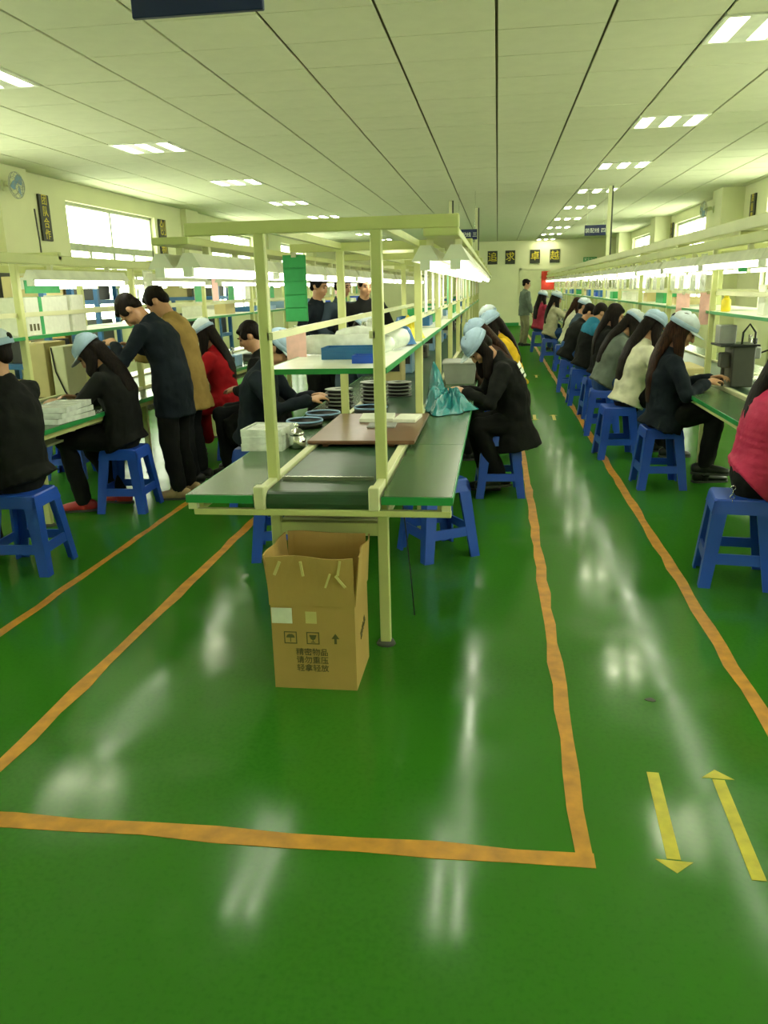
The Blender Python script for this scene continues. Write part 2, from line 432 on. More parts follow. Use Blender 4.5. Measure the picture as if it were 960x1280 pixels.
def arrow(xa, ya, xb, yb, w=.038, head=.05):
    a = V((xa, ya)); b = V((xb, yb)); d = (b-a).normalized(); s_ = V((-d.y, d.x))
    e = b-d*head
    part(MB().prism([tuple(a+s_*w/2), tuple(a-s_*w/2), tuple(e-d*.006-s_*w/2), tuple(e-d*.006+s_*w/2)], .0003, .0015), 'floor_arrow', M['yellow'], floor)
    part(MB().prism([tuple(e+s_*.05), tuple(e-s_*.05), tuple(b)], .0003, .0015), 'arrow_head', M['yellow'], floor)
arrow(.525, 2.39, .505, 1.915); arrow(.715, 1.91, .727, 2.425)
for (ya, yb) in ((9.6, 10.0), (14.2, 14.6)):
    arrow(.47, yb, .46, ya); arrow(.69, ya, .70, yb)
st = MB(); st.prism([(.605+.02*math.cos(a)*random.uniform(.7, 1.2), 2.88+.016*math.sin(a)*random.uniform(.7, 1.2)) for a in [i*PI/5 for i in range(10)]], .0003, .002)
part(st, 'floor_stain', M['stain'], floor)

# ------------------------------------------------------------ ceiling lamps
def lamp_proto():
    r = empty('ceiling_lamp', (0, 0, 0), '', 'lamp')
    f = MB(); w, l = TX/2-.008, TY/2-.008
    f.box((-w, -l, 0), (w, l, .02))
    for x0, x1 in ((-w, -.325), (-.195, -.065), (.065, .195), (.325, w)): f.box((x0, -l, -.012), (x1, l, 0))
    for y0, y1 in ((-l, -.285), (.285, l)): f.box((-w, y0, -.012), (w, y1, 0))
    part(f, 'frame', M['reflector'], r)
    for x in (-.26, 0, .26):
        part(MB().bbox((x-.055, -.275, -.010), (x+.055, .275, -.001), .02), 'diffuser', M['grille'], r)
    return r
lp = lamp_proto(); first = True
for k, side in ((2, 'right'), (-6, 'left')):
    n = 0
    for y in lampy:
        if y < YB or y > YF: continue
        o = lp if first else copy_tree(lp); first = False
        o.location = (SX0+TX*(k+.5), y+TY/2, ZC)
        if y < 5.5: lab = 'three-tube ceiling lamp above the camera end of the %s row, %s from the wall behind' % (side, ORD[n])
        else: lab = '%s three-tube ceiling lamp from the near end of the %s row' % (ORD[n-3], side)
        o['label'] = lab; o['category'] = 'lamp'; o['group'] = 'recessed lamps in the %s ceiling row' % side; n += 1
    assert n <= 20
# ------------------------------------------------------------ production lines
PITCH = 1.72
def production_line(name, xc, y0, npost, label, yfront=None, zs=1.232, wide=False):
    """xc centre, y0 first post pair; tables both sides of a belt, posts, shelf, trunking"""
    y1 = y0+PITCH*(npost-1); yf = y0-.24 if yfront is None else yfront; yb = y1+.3
    r = wthing(name, (xc, y0, 0), label, 'conveyor line')
    c = M['cream']
    ys = [y0+PITCH*i for i in range(npost)]
    for y in ys:
        for s in (-1, 1):
            x = xc+s*.237
            p = part(MB().bbox((x-.023, y-.02, .0), (x+.023, y+.02, 1.775), .004), 'post', c, r)
            part(MB().cyl((x, y, 0), (x, y, .018), .045, .035, 10).cyl((x, y, .018), (x, y, .06), .012, n=8), 'foot', M['rubber'], p, True)
    mb_names = []
    for i, y in enumerate(ys):
        part(MB().bbox((xc-.545, y-.022, 1.772), (xc+.565, y+.022, 1.822), .004), 'crossbeam', c, r)
        part(MB().box((xc-.215, y-.018, .515), (xc+.215, y+.018, .572)), 'lower_rail', c, r)
    for s in (-1, 1):
        x = xc+s*.545
        xi, xo = (x-s*.12, x+s*.02) if wide and s > 0 else ((x-s*.02, x+s*.14) if wide else (x-.02, x+.02))
        part(MB().bbox((min(xi, xo), y0-.03, 1.742), (max(xi, xo), yb, 1.80 if not wide else 1.771), .004), 'lamp_rail', c, r)
        x = xc+s*.237
        part(MB().box((x-.014, y0+.02, 1.785), (x+.014, yb, 1.82)), 'top_rail', c, r)
        part(MB().box((x-s*.024-.012, y0-.02, zs+.123), (x-s*.024+.012, yb, zs+.153)), 'pouch_rail', M['creamlt'], r)
        part(MB().bbox((x-.018, yf, .70), (x+.018, yb, .772), .004), 'side_channel', M['creamlt'], r)
    # work tops, one board per bay and side
    edges = [yf]+[y+PITCH/2 for y in ys[:-1]]+[yb]
    for s in (-1, 1):
        xa, xb = sorted((xc+s*.268, xc+s*.548))
        for a, b in zip(edges[:-1], edges[1:]):
            w = part(MB().bbox((xa, a+.002, .722), (xb, b-.002, .75), .003), 'worktop', M['gtop'], r)
            e = MB()
            xo = xb if s > 0 else xa-.004
            e.box((xo, a+.002, .720), (xo+.004, b-.002, .7485))
            if a == yf: e.box((xa-.002, a-.004, .716), (xb+.004, a+.001, .7485))
            part(e, 'edging', M['gedge'], w)
    # belt with end rollers
    bl = MB(); n = 10; prof = []
    for i in range(n+1):
        t = PI/2+PI*i/n; prof.append((yf+.055+.045*math.cos(t), .712+.045*math.sin(t)))
    for i in range(n+1):
        t = -PI/2+PI*i/n; prof.append((yb-.055+.045*math.cos(t), .712+.045*math.sin(t)))
    m90 = Matrix(((0, 0, 1, 0), (1, 0, 0, 0), (0, 1, 0, 0), (0, 0, 0, 1)))
    bl.prism(prof, xc-.214, xc+.214, m90)
    part(bl, 'belt', M['belt'], r)
    part(MB().box((xc-.20, yf+.235, .758), (xc+.20, yf+.25, .774)), 'belt_strip', M['steel'], r)
    # apron frame below the tops
    part(MB().bbox((xc-.52, yf-.002, .665), (xc+.545, yf+.03, .690), .003), 'front_rail', c, r)
    for s in (-1, 1):
        x = xc+s*.237
        part(MB().bbox((x-.022, yf-.008, .690), (x+.022, yf+.045, .785), .004), 'end_bracket', M['creamlt'], r)
        part(MB().box((xc+s*.525-.018, yf+.002, .688), (xc+s*.525+.018, yf+.035, .722)), 'corner_block', M['creamlt'], r)
        part(MB().box((xc+s*.50-.012, yf+.03, .678), (xc+s*.50+.012, yb, .722)), 'table_rail', c, r)
    # upper shelf between the posts
    for a, b in zip(ys[:-1], ys[1:]):
        sh = part(MB().bbox((xc-.258, a+.022, zs-.02), (xc+.258, b-.022, zs), .002), 'shelf', M['white'], r)
        part(MB().box((xc-.262, a+.017, zs-.022), (xc+.262, a+.0225, zs+.0005)).box((xc-.264, a+.022, zs-.022), (xc-.258, b-.022, zs+.0005)).box((xc+.258, a+.022, zs-.022), (xc+.264, b-.022, zs+.0005)), 'shelf_edge', M['gedge'], sh)
        part(MB().bbox((xc-.24, a+.1, .540), (xc+.24, b-.1, .556), .002), 'lower_shelf', M['creamlt'], r)
    return r, ys
lineC, ysC = production_line('production_line', -.715, 3.30, 11, 'cream framed conveyor line with green tops in the middle of the hall', wide=True)
lineR, ysR = production_line('production_line', 1.955, 3.51, 15, 'cream framed conveyor line along the right, with a long lit row of lamps', zs=1.312)
lineL, ysL = production_line('production_line', -3.33, 3.30, 11, 'cream framed conveyor line on the left under the wall windows', zs=1.30)

# lamps over the lines
def batten():
    r = empty('batten_lamp', (0, 0, 0), '', 'lamp')
    h = MB(); hl = .62
    h.hexa([(-.055,-hl,-.035),(.055,-hl,-.035),(.055,hl,-.035),(-.055,hl,-.035),(-.02,-hl,.025),(.02,-hl,.025),(.02,hl,.025),(-.02,hl,.025)])
    part(h, 'reflector', M['reflector'], r)
    part(MB().cyl((0, -hl+.01, -.052), (0, hl-.01, -.052), .016, n=10), 'tube', M['tube'], r, True)
    for q in (-1, 1):
        part(MB().box((-.014, q*.385-.015, .020), (.014, q*.385+.015, .058)), 'bracket', M['creamlt'], r)
        part(MB().box((-.02, q*hl-.012, -.07), (.02, q*hl+.012, -.03)), 'lamp_holder', M['white'], r)
    return r
bp_ = batten(); used = False
def lamp_row(xs, y0, n, z, text, grp, pitch=1.36, inner=1):
    global used
    for q, x in enumerate(xs):
        for i in range(n):
            o = bp_ if not used else copy_tree(bp_); used = True
            o.location = (x, y0+.6+pitch*i, z)
            o['label'] = '%s lamp from the near end %s%s' % (ORD[i], text, '' if len(xs) == 1 else (', inner strip' if q == inner else ', outer strip'))
            o['category'] = 'lamp'; o['group'] = grp
lamp_row((-.165, -.285), 3.33, 8, 1.685, 'over the right edge of the middle line', 'tube lamps right of the middle line')
lamp_row((-1.265, -1.385), 3.33, 8, 1.685, 'over the left edge of the middle line', 'tube lamps left of the middle line', inner=0)
lamp_row((1.41,), 3.4, 16, 1.685, 'over the aisle edge of the right line', 'tube lamps on the aisle side of the right line')
lamp_row((2.50,), 3.4, 16, 1.685, 'over the window edge of the right line', 'tube lamps on the window side of the right line')
lamp_row((-2.785,), 4.70, 9, 1.685, 'over the aisle edge of the left line', 'tube lamps on the aisle side of the left line', 1.72)
lamp_row((-3.875,), 4.70, 9, 1.685, 'over the window edge of the left line', 'tube lamps on the window side of the left line', 1.72)
# a cable trunk on top of the right line, ceiling drop pipes
solo(MB().bbox((-.05, 0, 0), (.05, 24.3, .07), .006), 'cable_trunk', M['creamlt'], (1.46, 3.5, 1.824), 'long cream cable trunk lying along the top of the right line', 'trunking')
def drop_pipe(x, y, lab):
    t = empty('drop_pipe', (x, y, 1.82), lab, 'pipe', 'pipes from the lines to the ceiling')
    part(MB().bbox((-.03, -.03, .0), (.03, .03, ZC-1.82), .004), 'pipe', M['creamlt'], t)
    part(MB().bbox((.032, -.02, .0), (.06, .02, ZC-1.82), .003), 'conduit', M['dgrey'], t)
drop_pipe(1.95, 15.55, 'cream power pipe rising to the ceiling from the right line beside the navy sign')
drop_pipe(-.952, 17.06, 'cream power pipe rising from the middle line to the ceiling, nearer one')
drop_pipe(-.478, 18.78, 'cream power pipe rising from the middle line to the ceiling, farther one')

# ------------------------------------------------------------ signs and plaques
def hang_sign(x0, x1, y, z0, z1, text, lab, size=.1):
    t = wthing('hanging_sign', ((x0+x1)/2, y, z0), lab, 'sign')
    b = part(MB().bbox((x0, y-.012, z0), (x1, y+.012, z1), .003), 'panel', M['navy'], t)
    for x in (x0+.04, x1-.04): part(MB().cyl((x, y, z1-.005), (x, y, ZC), .004, n=6), 'wire', M['steel'], t)
    if text: text_part(text, size, M['white'], b, frame(((x0+x1)/2, y-.0135, z0+(z1-z0)*.45), (1, 0, 0), (0, 0, 1)))
hang_sign(-1.268, -.80, 3.0, 2.472, 2.80, '', 'large plain navy sign hanging from the ceiling nearest the camera')
hang_sign(1.53, 1.90, 15.5, 2.37, 2.55, '装配线 四', 'navy sign with white characters hanging above the right line', .085)
hang_sign(-.75, -.38, 15.5, 2.37, 2.55, '装配线 三', 'small navy sign hanging far above the middle line', .085)
def plaque(chars, c, w, h, ux, lab, size):
    """c centre of the face, ux reading direction"""
    ux = V(ux); n = ux.cross(V((0, 0, 1)))
    t = wthing('wall_plaque', tuple(c), lab, 'plaque')
    fm = frame(c, ux, (0, 0, 1))
    b = part(MB().bbox((-w/2, -h/2, -.03), (w/2, h/2, 0), .004, fm), 'panel', M['plaque'], t)
    for i, ch in enumerate(chars):
        z = h*(.5-(i+.5)/len(chars))
        text_part(ch, size, M['gold'], b, fm @ Matrix.Translation((0, z, .002)))
for ch, px, d in zip('追求卓越', (-.21, .47, 1.42, 2.17), ('first', 'second', 'third', 'fourth')):
    plaque(ch, V((px, YF-.035, 2.60)), .38, .50, (1, 0, 0), 'square black plaque with a yellow character on the end wall, %s from the left' % d, .36)
plaque('团队合作', V((XL+.035, 11.31, 2.63)), .26, .62, (0, 1, 0), 'tall black plaque of yellow characters on the left wall before the window', .15)
plaque('创新', V((XL+.035, 15.5, 2.58)), .32, .68, (0, 1, 0), 'black plaque of yellow characters on the left wall after the window', .30)
plaque('质量第一', V((XR-.035, 15.92, 2.70)), .28, .62, (0, -1, 0), 'tall black plaque of yellow characters on the right wall, nearest', .15)
plaque('客户至上', V((XR-.035, 22.86, 2.70)), .28, .62, (0, -1, 0), 'tall black plaque of yellow characters far along the right wall', .15)
ex = wthing('exit_sign', (3.6, YF-.04, 2.35), 'small dark green exit sign on the end wall at right', 'sign')
b_ = part(MB().bbox((3.25, YF-.05, 2.35), (3.75, YF-.005, 2.52), .004), 'panel', M['gedge'], ex)
text_part('安全出口', .11, M['white'], b_, frame((3.5, YF-.052, 2.435), (1, 0, 0), (0, 0, 1)))
def wall_fan(x, y, z, sgn, lab):
    t = empty('wall_fan', (x, y, z), lab, 'fan')
    t.rotation_euler.z = PI/2 if sgn > 0 else -PI/2       # local +Y into the room... facing along x
    part(MB().bbox((-.05, 0, -.08), (.05, .03, .08), .006).tube([(0, .03, 0), (0, .10, .03)], .02, 8), 'bracket', M['creamlt'], t)
    part(MB().tube([(0, .09, .03), (0, .19, .0)], [.05, .045], 12), 'motor', M['creamlt'], t, True)
    t.scale = (.8, .8, .8); cage = MB()
    for r_, yy in ((.20, .24), (.14, .285), (.07, .30), (.20, .215), (.13, .185)):
        cage.tube([(r_*math.cos(2*PI*k/20), yy, r_*math.sin(2*PI*k/20)) for k in range(21)], .004, 5, round_=False)
    for k in range(12):
        a = 2*PI*k/12; ca, sa = math.cos(a), math.sin(a)
        cage.tube([(.03*ca, .30, .03*sa), (.14*ca, .285, .14*sa), (.20*ca, .23, .20*sa), (.13*ca, .185, .13*sa)], .003, 5, round_=False)
    part(cage, 'cage', M['grey'], t)
    for k in range(3):
        bl = MB(); grid = []
        for i in range(5):
            rr = .04+.14*i/4; w = .03+.05*math.sin(PI*min(1, (i+1)/5))
            grid.append([(rr*math.cos(a_), .245+.02*q, rr*math.sin(a_)) for q in (-1, 0, 1) for a_ in [2*PI*k/3+q*w/max(rr, .07)]])
        bl.sheet(grid, .003); part(bl, 'blade', M['ltblue'], t)
wall_fan(XL+.12, 10.22, 2.93, -1, 'pale wall fan on the pillar at the left edge')
wall_fan(XR-.4, 17.1, 2.86, 1, 'pale wall fan on the right pillar beside the window')
# cable down the left pillar
solo(MB().tube([(0, 0, 2.7), (.005, .02, 2.3), (0, .03, 1.9), (0, .03, 1.2)], .012, 6), 'wall_cable', M['dgrey'], (XL+.14, 10.85, 0), 'dark cable running down the left wall pillar below the fan', 'cable')

# ------------------------------------------------------------ plastic stools
def stool_proto():
    r = empty('plastic_stool', (0, 0, 0), '', 'stool')
    H = .47; t, b = .135, .185
    s = MB(); s.bbox((-t, -t, H-.022), (t, t, H), .012)
    for sx, sy in ((1, 0), (-1, 0), (0, 1), (0, -1)):   # skirt
        o0, o1 = t, t+.012; z0, z1 = H-.075, H-.012
        if sx: p = [(sx*(o1-.02), -o1, z0), (sx*o1, -o1, z0), (sx*o1, o1, z0), (sx*(o1-.02), o1, z0), (sx*(o0-.02), -o0, z1), (sx*o0, -o0, z1), (sx*o0, o0, z1), (sx*(o0-.02), o0, z1)]
        else: p = [(-o1, sy*(o1-.02), z0), (o1, sy*(o1-.02), z0), (o1, sy*o1, z0), (-o1, sy*o1, z0), (-o0, sy*(o0-.02), z1), (o0, sy*(o0-.02), z1), (o0, sy*o0, z1), (-o0, sy*o0, z1)]
        s.hexa(p)
    part(s, 'seat', M['blue'], r)
    for sx in (-1, 1):
        for sy in (-1, 1):
            l = MB()
            def corner(q, z, w, d): return [(sx*q, sy*q, z), (sx*(q-w), sy*q, z), (sx*(q-w), sy*(q-d), z), (sx*(q-d), sy*(q-d), z), (sx*(q-d), sy*(q-w), z), (sx*q, sy*(q-w), z)]
            A = corner(b, 0, .058, .014); B = corner(t+.004, H-.03, .075, .016)
            l.add(A+B, [tuple(range(5, -1, -1)), tuple(range(6, 12))]+[(i, (i+1) % 6, 6+(i+1) % 6, 6+i) for i in range(6)])
            part(l, 'leg', M['blue'], r)
    zz0, zz1 = .13, .185
    q0 = b+(t+.004-b)*zz0/(H-.03)-.003; q1 = b+(t+.004-b)*zz1/(H-.03)-.003
    for ax in (0, 1):
        for sg in (-1, 1):
            P = [(-q0+.03, sg*q0), (q0-.03, sg*q0), (q0-.03, sg*(q0-.012)), (-q0+.03, sg*(q0-.012))]
            Q = [(-q1+.03, sg*q1), (q1-.03, sg*q1), (q1-.03, sg*(q1-.012)), (-q1+.03, sg*(q1-.012))]
            pts = [(x, y, zz0) for x, y in P]+[(x, y, zz1) for x, y in Q]
            if ax: pts = [(y, x, z) for x, y, z in pts]
            part(MB().hexa(pts), 'stretcher', M['blue'], r)
    return r
stool0 = stool_proto(); stool_used = False
def stool(x, y, rz, lab):
    global stool_used
    o = stool0 if not stool_used else copy_tree(stool0); stool_used = True
    o.location = (x, y, 0); o.rotation_euler.z = math.radians(rz); o['label'] = lab; o['category'] = 'stool'; o['group'] = 'blue plastic stools'
    return o
stool(-.34, 4.62, 33, 'empty blue stool pushed askew under the right side of the middle line')
stool(-1.28, 4.55, 12, 'empty blue stool tucked under the left side of the middle line')
stool(-3.75, 6.55, 8, 'empty blue stool beneath the left line')

# ------------------------------------------------------------ people
REM = []                                            # (object, voxel, smoothing)
FOLD = bpy.data.textures.new('cloth_folds', 'CLOUDS'); FOLD.noise_scale = .11; FOLD.noise_depth = 1
def rem_part(mb, name, m, parent, voxel, smooth=4, label=None, folds=0):
    o = link(mb.mesh(name, m, True), name, parent)
    md = o.modifiers.new('remesh', 'REMESH'); md.mode = 'VOXEL'; md.voxel_size = voxel; md.use_smooth_shade = True
    if smooth:
        sm = o.modifiers.new('smooth', 'SMOOTH'); sm.iterations = smooth; sm.factor = .5
    if folds:
        dm = o.modifiers.new('folds', 'DISPLACE'); dm.texture = FOLD; dm.strength = folds; dm.mid_level = .5; dm.texture_coords = 'GLOBAL'
    REM.append(o)
    if label: o['label'] = label
    return o
def ik(a, t, l1, l2, hint):
    a, t = V(a), V(t); d = t-a; L_ = min(d.length, (l1+l2)*.985); d.normalize(); t = a+d*L_
    x = (l1*l1-l2*l2+L_*L_)/(2*L_); h = math.sqrt(max(0, l1*l1-x*x))
    q = V(hint)-d*V(hint).dot(d); q.normalize()
    return a+d*x+q*h, t
def hand(mb, w, d, n, side, curl=.5, s=1.0):
    """w wrist, d pointing direction, n palm normal (palm faces n); side +1 puts the thumb on the +across side"""
    d = V(d).normalized(); n = (V(n)-d*V(n).dot(d)).normalized(); a = d.cross(n)*side
    w = V(w)
    mb.tube([w-d*.03, w+d*.02, w+d*.055, w+d*.088], [(.024, .019), (.034, .017), (.041, .016), (.040, .014)], 10, side=a)
    for i, (off, ln, sp) in enumerate(((.031, .072, .16), (.0105, .080, .05), (-.0105, .074, -.05), (-.030, .058, -.18))):
        b0 = w+d*.085+a*off; dd = (d+a*sp).normalized(); c = curl*(1+.12*i)
        d1 = (dd*math.cos(c*.5)+n*math.sin(c*.5)); d2 = (dd*math.cos(c*1.3)+n*math.sin(c*1.3)); d3 = (dd*math.cos(c*2.1)+n*math.sin(c*2.1))
        p1 = b0+d1*ln*.45; p2 = p1+d2*ln*.33; p3 = p2+d3*ln*.25
        mb.tube([b0-d*.015, b0, p1, p2, p3], [.0095, .0095, .0088, .0082, .0070], 8)
    b0 = w+d*.025+a*.028; t1 = (d*.72+a*.62+n*.30).normalized(); t2 = (d*.85+a*.22+n*.45).normalized()
    mb.tube([w+d*.01+a*.014, b0, b0+t1*.036, b0+t1*.036+t2*.03], [.015, .013, .0105, .0085], 8)
CAPS = {}
def person(label, x, y, face, sit=True, lean=20, bend=12, head=25, turn=0, hands=((-.14, .36, .82), (.14, .38, .82)),
           top=None, topname='jacket', legs=None, hair='short', hairm=None, cap=None, visor=-8, opening=False, shoe=None, hem=.0, hemflare=0,
           puffy=False, near=False, seat=.47, knees=None, feet=None, scale=1.0, curl=.6, twist=0, hair_len=.30, collar=True, lockside=(1, -1), z0=0, coat=0, female=True):
    root = empty('person', (x, y, z0), label, 'person', None, math.radians(face)); root.scale = (scale,)*3
    vb = .0075 if near else .0105; vc = .012 if near else .017
    hw = .165 if female else .185
    pel = V((0, 0, seat+.095)) if sit else V((0, 0, .90))
    # spine
    pts = [pel]; ang = math.radians(lean-bend); n = 6; seg = .475/n
    for i in range(n):
        ang += math.radians(2*bend)/n; pts.append(pts[-1]+V((0, math.sin(ang), math.cos(ang)))*seg)
    neck = pts[-1]; tang = V((0, math.sin(ang), math.cos(ang)))
    ha = math.radians(head)
    hmid = neck+V((0, math.sin((ang+ha)/2), math.cos((ang+ha)/2)))*.075
    hc = hmid+V((0, math.sin(ha), math.cos(ha)))*.095
    HM = Matrix.Translation(hc) @ Euler((0, 0, math.radians(turn))).to_matrix().to_4x4() @ Euler((-ha, 0, 0)).to_matrix().to_4x4()
    H = lambda p: HM @ V(p)
    fwd = V((0, math.cos(ang), -math.sin(ang)))
    tw = Matrix.Rotation(math.radians(twist), 3, 'Z')
    sh = [neck-tang*.055+tw @ V((s*hw, 0, 0)) for s in (-1, 1)]
    # ---- skin body, one continuous surface
    B = MB()
    B.ell((0, -.014, .030), (.074, .092, .084), HM, 16, 10)
    B.ell((0, .022, -.028), (.060, .066, .080), HM, 14, 10)
    B.ell((0, .052, -.088), (.034, .032, .026), HM)
    for s in (-1, 1):
        B.ell((s*.034, .050, -.030), (.026, .034, .032), HM)
        B.ell((s*.074, -.012, -.008), (.010, .021, .031), HM)
        B.ell((s*.030, .078, .024), (.024, .012, .008), HM)
    B.tube([H((0, .086, .012)), H((0, .100, -.018)), H((0, .104, -.032))], [.008, .011, .013], 8)
    B.ell((0, .086, -.060), (.021, .010, .006), HM); B.ell((0, .084, -.071), (.018, .010, .006), HM)
    B.tube([neck-tang*.05, hmid, H((0, -.012, -.05))], [(.062, .056), (.052, .052), (.050, .054)], 12, side=(1, 0, 0))
    rb = [(.125, .085), (.115, .08), (.105, .072), (.115, .076), (.12, .074), (.10, .062), (.06, .055)]
    B.tube(pts, rb, 14, side=(1, 0, 0))
    el, wr = [], []
    for i, s in enumerate((-1, 1)):
        e, w = ik(sh[i], hands[i], .275, .245, (s*.75, -.25, -.8)); el.append(e); wr.append(w)
        B.tube([sh[i]-V((s*.04, 0, 0)), sh[i], sh[i].lerp(e, .5), e, e.lerp(w, .35), w], [.034, .036, .036, .033, .034, .025], 10)
        dr = (w-e).normalized()
        inward = V((-s*.35, .55, 0)) if sit else V((0, .2, -.1))
        hd = (dr*.8+inward*.5+V((0, .1, .05))).normalized()
        hand(B, w, hd, V((-s*.25, 0, -1)), s*-1 if True else s, curl)
    if knees is None:
        knees = [V((s*.12, .40, seat+.065)) for s in (-1, 1)] if sit else [V((s*.10, .03, .48)) for s in (-1, 1)]
    if feet is None:
        feet = [V((s*.13, .36, .085)) for s in (-1, 1)] if sit else [V((s*.11, -.02, .085)) for s in (-1, 1)]
    knees = [V(k) for k in knees]; feet = [V(k) for k in feet]
    hips = [pel+V((s*.085, 0, -.015)) for s in (-1, 1)]
    fdir = []
    for i in range(2):
        k, a, h = knees[i], feet[i], hips[i]
        B.tube([h, h.lerp(k, .5), k, k.lerp(a, .3), a], [.075, .066, .050, .048, .032], 10)
        f = V(((-1, 1)[i]*.18, 1, 0)).normalized(); fdir.append(f)
        B.tube([a-f*.03-V((0, 0, .045)), a+f*.05-V((0, 0, .05)), a+f*.13-V((0, 0, .06))], [(.03, .03), (.034, .026), (.03, .018)], 8, side=(1, 0, 0))
    body = rem_part(B, 'body', M['skin'], root, vb, 3)
    for s in (-1, 1):
        part(MB().ell((s*.030, .079, .006), (.014, .006, .0055), HM, 10, 6), 'eye', M['eye'], body, True)
        part(MB().tube([H((s*.014, .088, .030)), H((s*.030, .089, .034)), H((s*.047, .079, .029))], [.004, .005, .003], 6), 'eyebrow', M['hair'], body, True)
    part(MB().ell((0, .0925, -.0655), (.018, .005, .0045), HM, 10, 6), 'mouth', M['lips'], body, True)
    # ---- top garment
    J = MB(); o = .022 if not puffy else .034
    rj = [(.165+o, .125+o), (.160+o, .112+o), (.150+o, .105+o), (.160+o, .108+o), (.172+o, .108+o), (.165+o*.8, .092+o), (.085+o*.4, .066+o*.4)]
    jp = list(pts)
    # lower hem: drop below the pelvis
    if sit:
        low = pel-tang*0+V((0, -.035, -.085-hem)); jp = [low]+jp; rj = [(.185+o+hemflare, .145+o+hemflare)]+rj
    else:
        low = pel+V((0, 0, -.14-hem)); jp = [low, pel+V((0, 0, -.05))]+jp; rj = [(.17+o+hemflare, .125+o+hemflare), (.168+o, .122+o)]+rj
    if puffy:
        jq, rq = [], []; N_ = 30
        for i in range(N_+1):
            u = i/N_*(len(jp)-1); a = min(int(u), len(jp)-2); f = u-a
            jq.append(jp[a].lerp(jp[a+1], f)); k = 1+.035*math.sin(i*PI*.9)
            rq.append(tuple((rj[a][c]*(1-f)+rj[a+1][c]*f)*k for c in (0, 1)))
        jp, rj = jq, rq
    J.tube(jp, rj, 18, side=(1, 0, 0), round_=False)
    for i, s in enumerate((-1, 1)):
        e, w = el[i], wr[i]; a0 = sh[i]; q = .012 if puffy else 0
        wv = w+(e-w).normalized()*.012
        J.tube([a0-V((s*.06, 0, .02)), a0+V((0, 0, -.004)), a0.lerp(e, .5), e, e.lerp(wv, .5), wv], [.072+q, .068+q, .060+q, .054+q, .050+q, .041+q], 12)
        J.ell(tuple(e), (.056+q, .056+q, .056+q))
    if collar:
        J.tube([neck-tang*.045, neck+tang*.005, neck+tang*.035+V((0, .008, 0))], [(.095, .082), (.078, .074), (.070, .068)], 14, side=(1, 0, 0), round_=False)
    if coat and sit:                                 # long coat skirt falling behind and beside the seat
        J.tube([pel+V((0, -.02, .02)), pel+V((0, -.07, -.14)), pel+V((0, -.09, -coat))], [(.20, .15), (.24, .12), (.26, .09)], 14, side=(1, 0, 0))
        for s in (-1, 1):
            J.tube([pel+V((s*.12, 0, 0)), pel+V((s*.17, .18, -.05)), pel+V((s*.19, .30, -.10)), pel+V((s*.20, .28, -coat))], [.10, .095, .08, .07], 10)
    jack = rem_part(J, topname, top, root, vc, 3, folds=0 if puffy else .034)
    # ---- trousers
    T = MB()
    T.tube([pel+V((0, -.01, .10)), pel, pel+V((0, -.005, -.06))], [(.155, .115), (.178, .140), (.165, .125)], 14, side=(1, 0, 0))
    for i in range(2):
        k, a, h = knees[i], feet[i], hips[i]
        av = a+(k-a).normalized()*.01
        T.tube([h, h.lerp(k, .5), k, k.lerp(av, .3), av], [.100, .092, .077, .070, .060], 12)
        T.ell(tuple(k), (.076, .076, .076))
    rem_part(T, 'trousers', legs, root, vc, 3, folds=.026)
    # ---- shoes
    for i in range(2):
        a = feet[i]; f = fdir[i]; zz = V((0, 0, 1)); q = MB()
        g = a-zz*.085
        q.tube([g-f*.065+zz*.045, g+zz*.05, g+f*.06+zz*.040, g+f*.125+zz*.033, g+f*.165+zz*.026], [(.032, .042), (.038, .048), (.042, .038), (.043, .031), (.030, .024)], 12, side=V((f.y, -f.x, 0)))
        q.tube([a-zz*.05, a+zz*.01], [.044, .042], 10)
        so = part(q, 'shoe', shoe or M['black'], root, True)
        sl = MB(); poly = []
        sd = V((f.y, -f.x, 0))
        for (u, v_) in ((-.095, .022), (-.06, .038), (.05, .042), (.12, .046), (.17, .036), (.19, .015), (.19, -.015), (.17, -.036), (.12, -.046), (.05, -.042), (-.06, -.038), (-.095, -.022)):
            p = g+f*u+sd*v_; poly.append((p.x, p.y))
        sl.prism(poly[::-1], g.z+.001, g.z+.016); part(sl, 'sole', M['rubber'], so)
    # ---- hair
    hm = hairm or M['hair']; R = MB()
    R.ell((0, -.026, .046), (.084, .097, .082), HM, 16, 10)
    R.ell((0, -.062, -.010), (.066, .046, .066), HM, 14, 8)
    R.ell((0, .050, .078), (.058, .034, .024), HM)
    for s in (-1, 1): R.ell((s*.068, .018, .022), (.018, .034, .040), HM)
    def back(sd):
        u = max(0, 6-sd/seg); a = min(int(u), 5); f = u-a
        t = (pts[a+1]-pts[a]).normalized(); rd = (rb[a][1]*(1-f)+rb[a+1][1]*f)+.014
        return pts[a].lerp(pts[a+1], f)+V((0, -t.z, t.y))*(rd+.024)
    if hair in ('long', 'locks'):
        if hair == 'long': R.tube([H((0, -.055, .04)), H((0, -.072, -.02)), H((0, -.066, -.085)).lerp(back(.0), .35), back(.05), back(.05+hair_len*.4), back(hair_len), back(hair_len+.03)],
               [(.078, .052), (.082, .052), (.084, .048), (.094, .038), (.098, .030), (.082, .022), (.05, .010)], 16, side=(1, 0, 0))
        for s in lockside:
            a0 = H((s*.070, -.005, .02)); a1 = H((s*.080, .012, -.065)); L_ = hair_len*.55
            R.tube([a0, a1, a1+V((s*.008, .004, -.07)), a1+V((s*.010, .0, -L_)), a1+V((s*.006, -.006, -L_-.03))], [(.024, .046), (.026, .050), (.024, .044), (.018, .032), (.008, .012)], 10, side=(1, 0, 0))
    elif hair == 'tail':
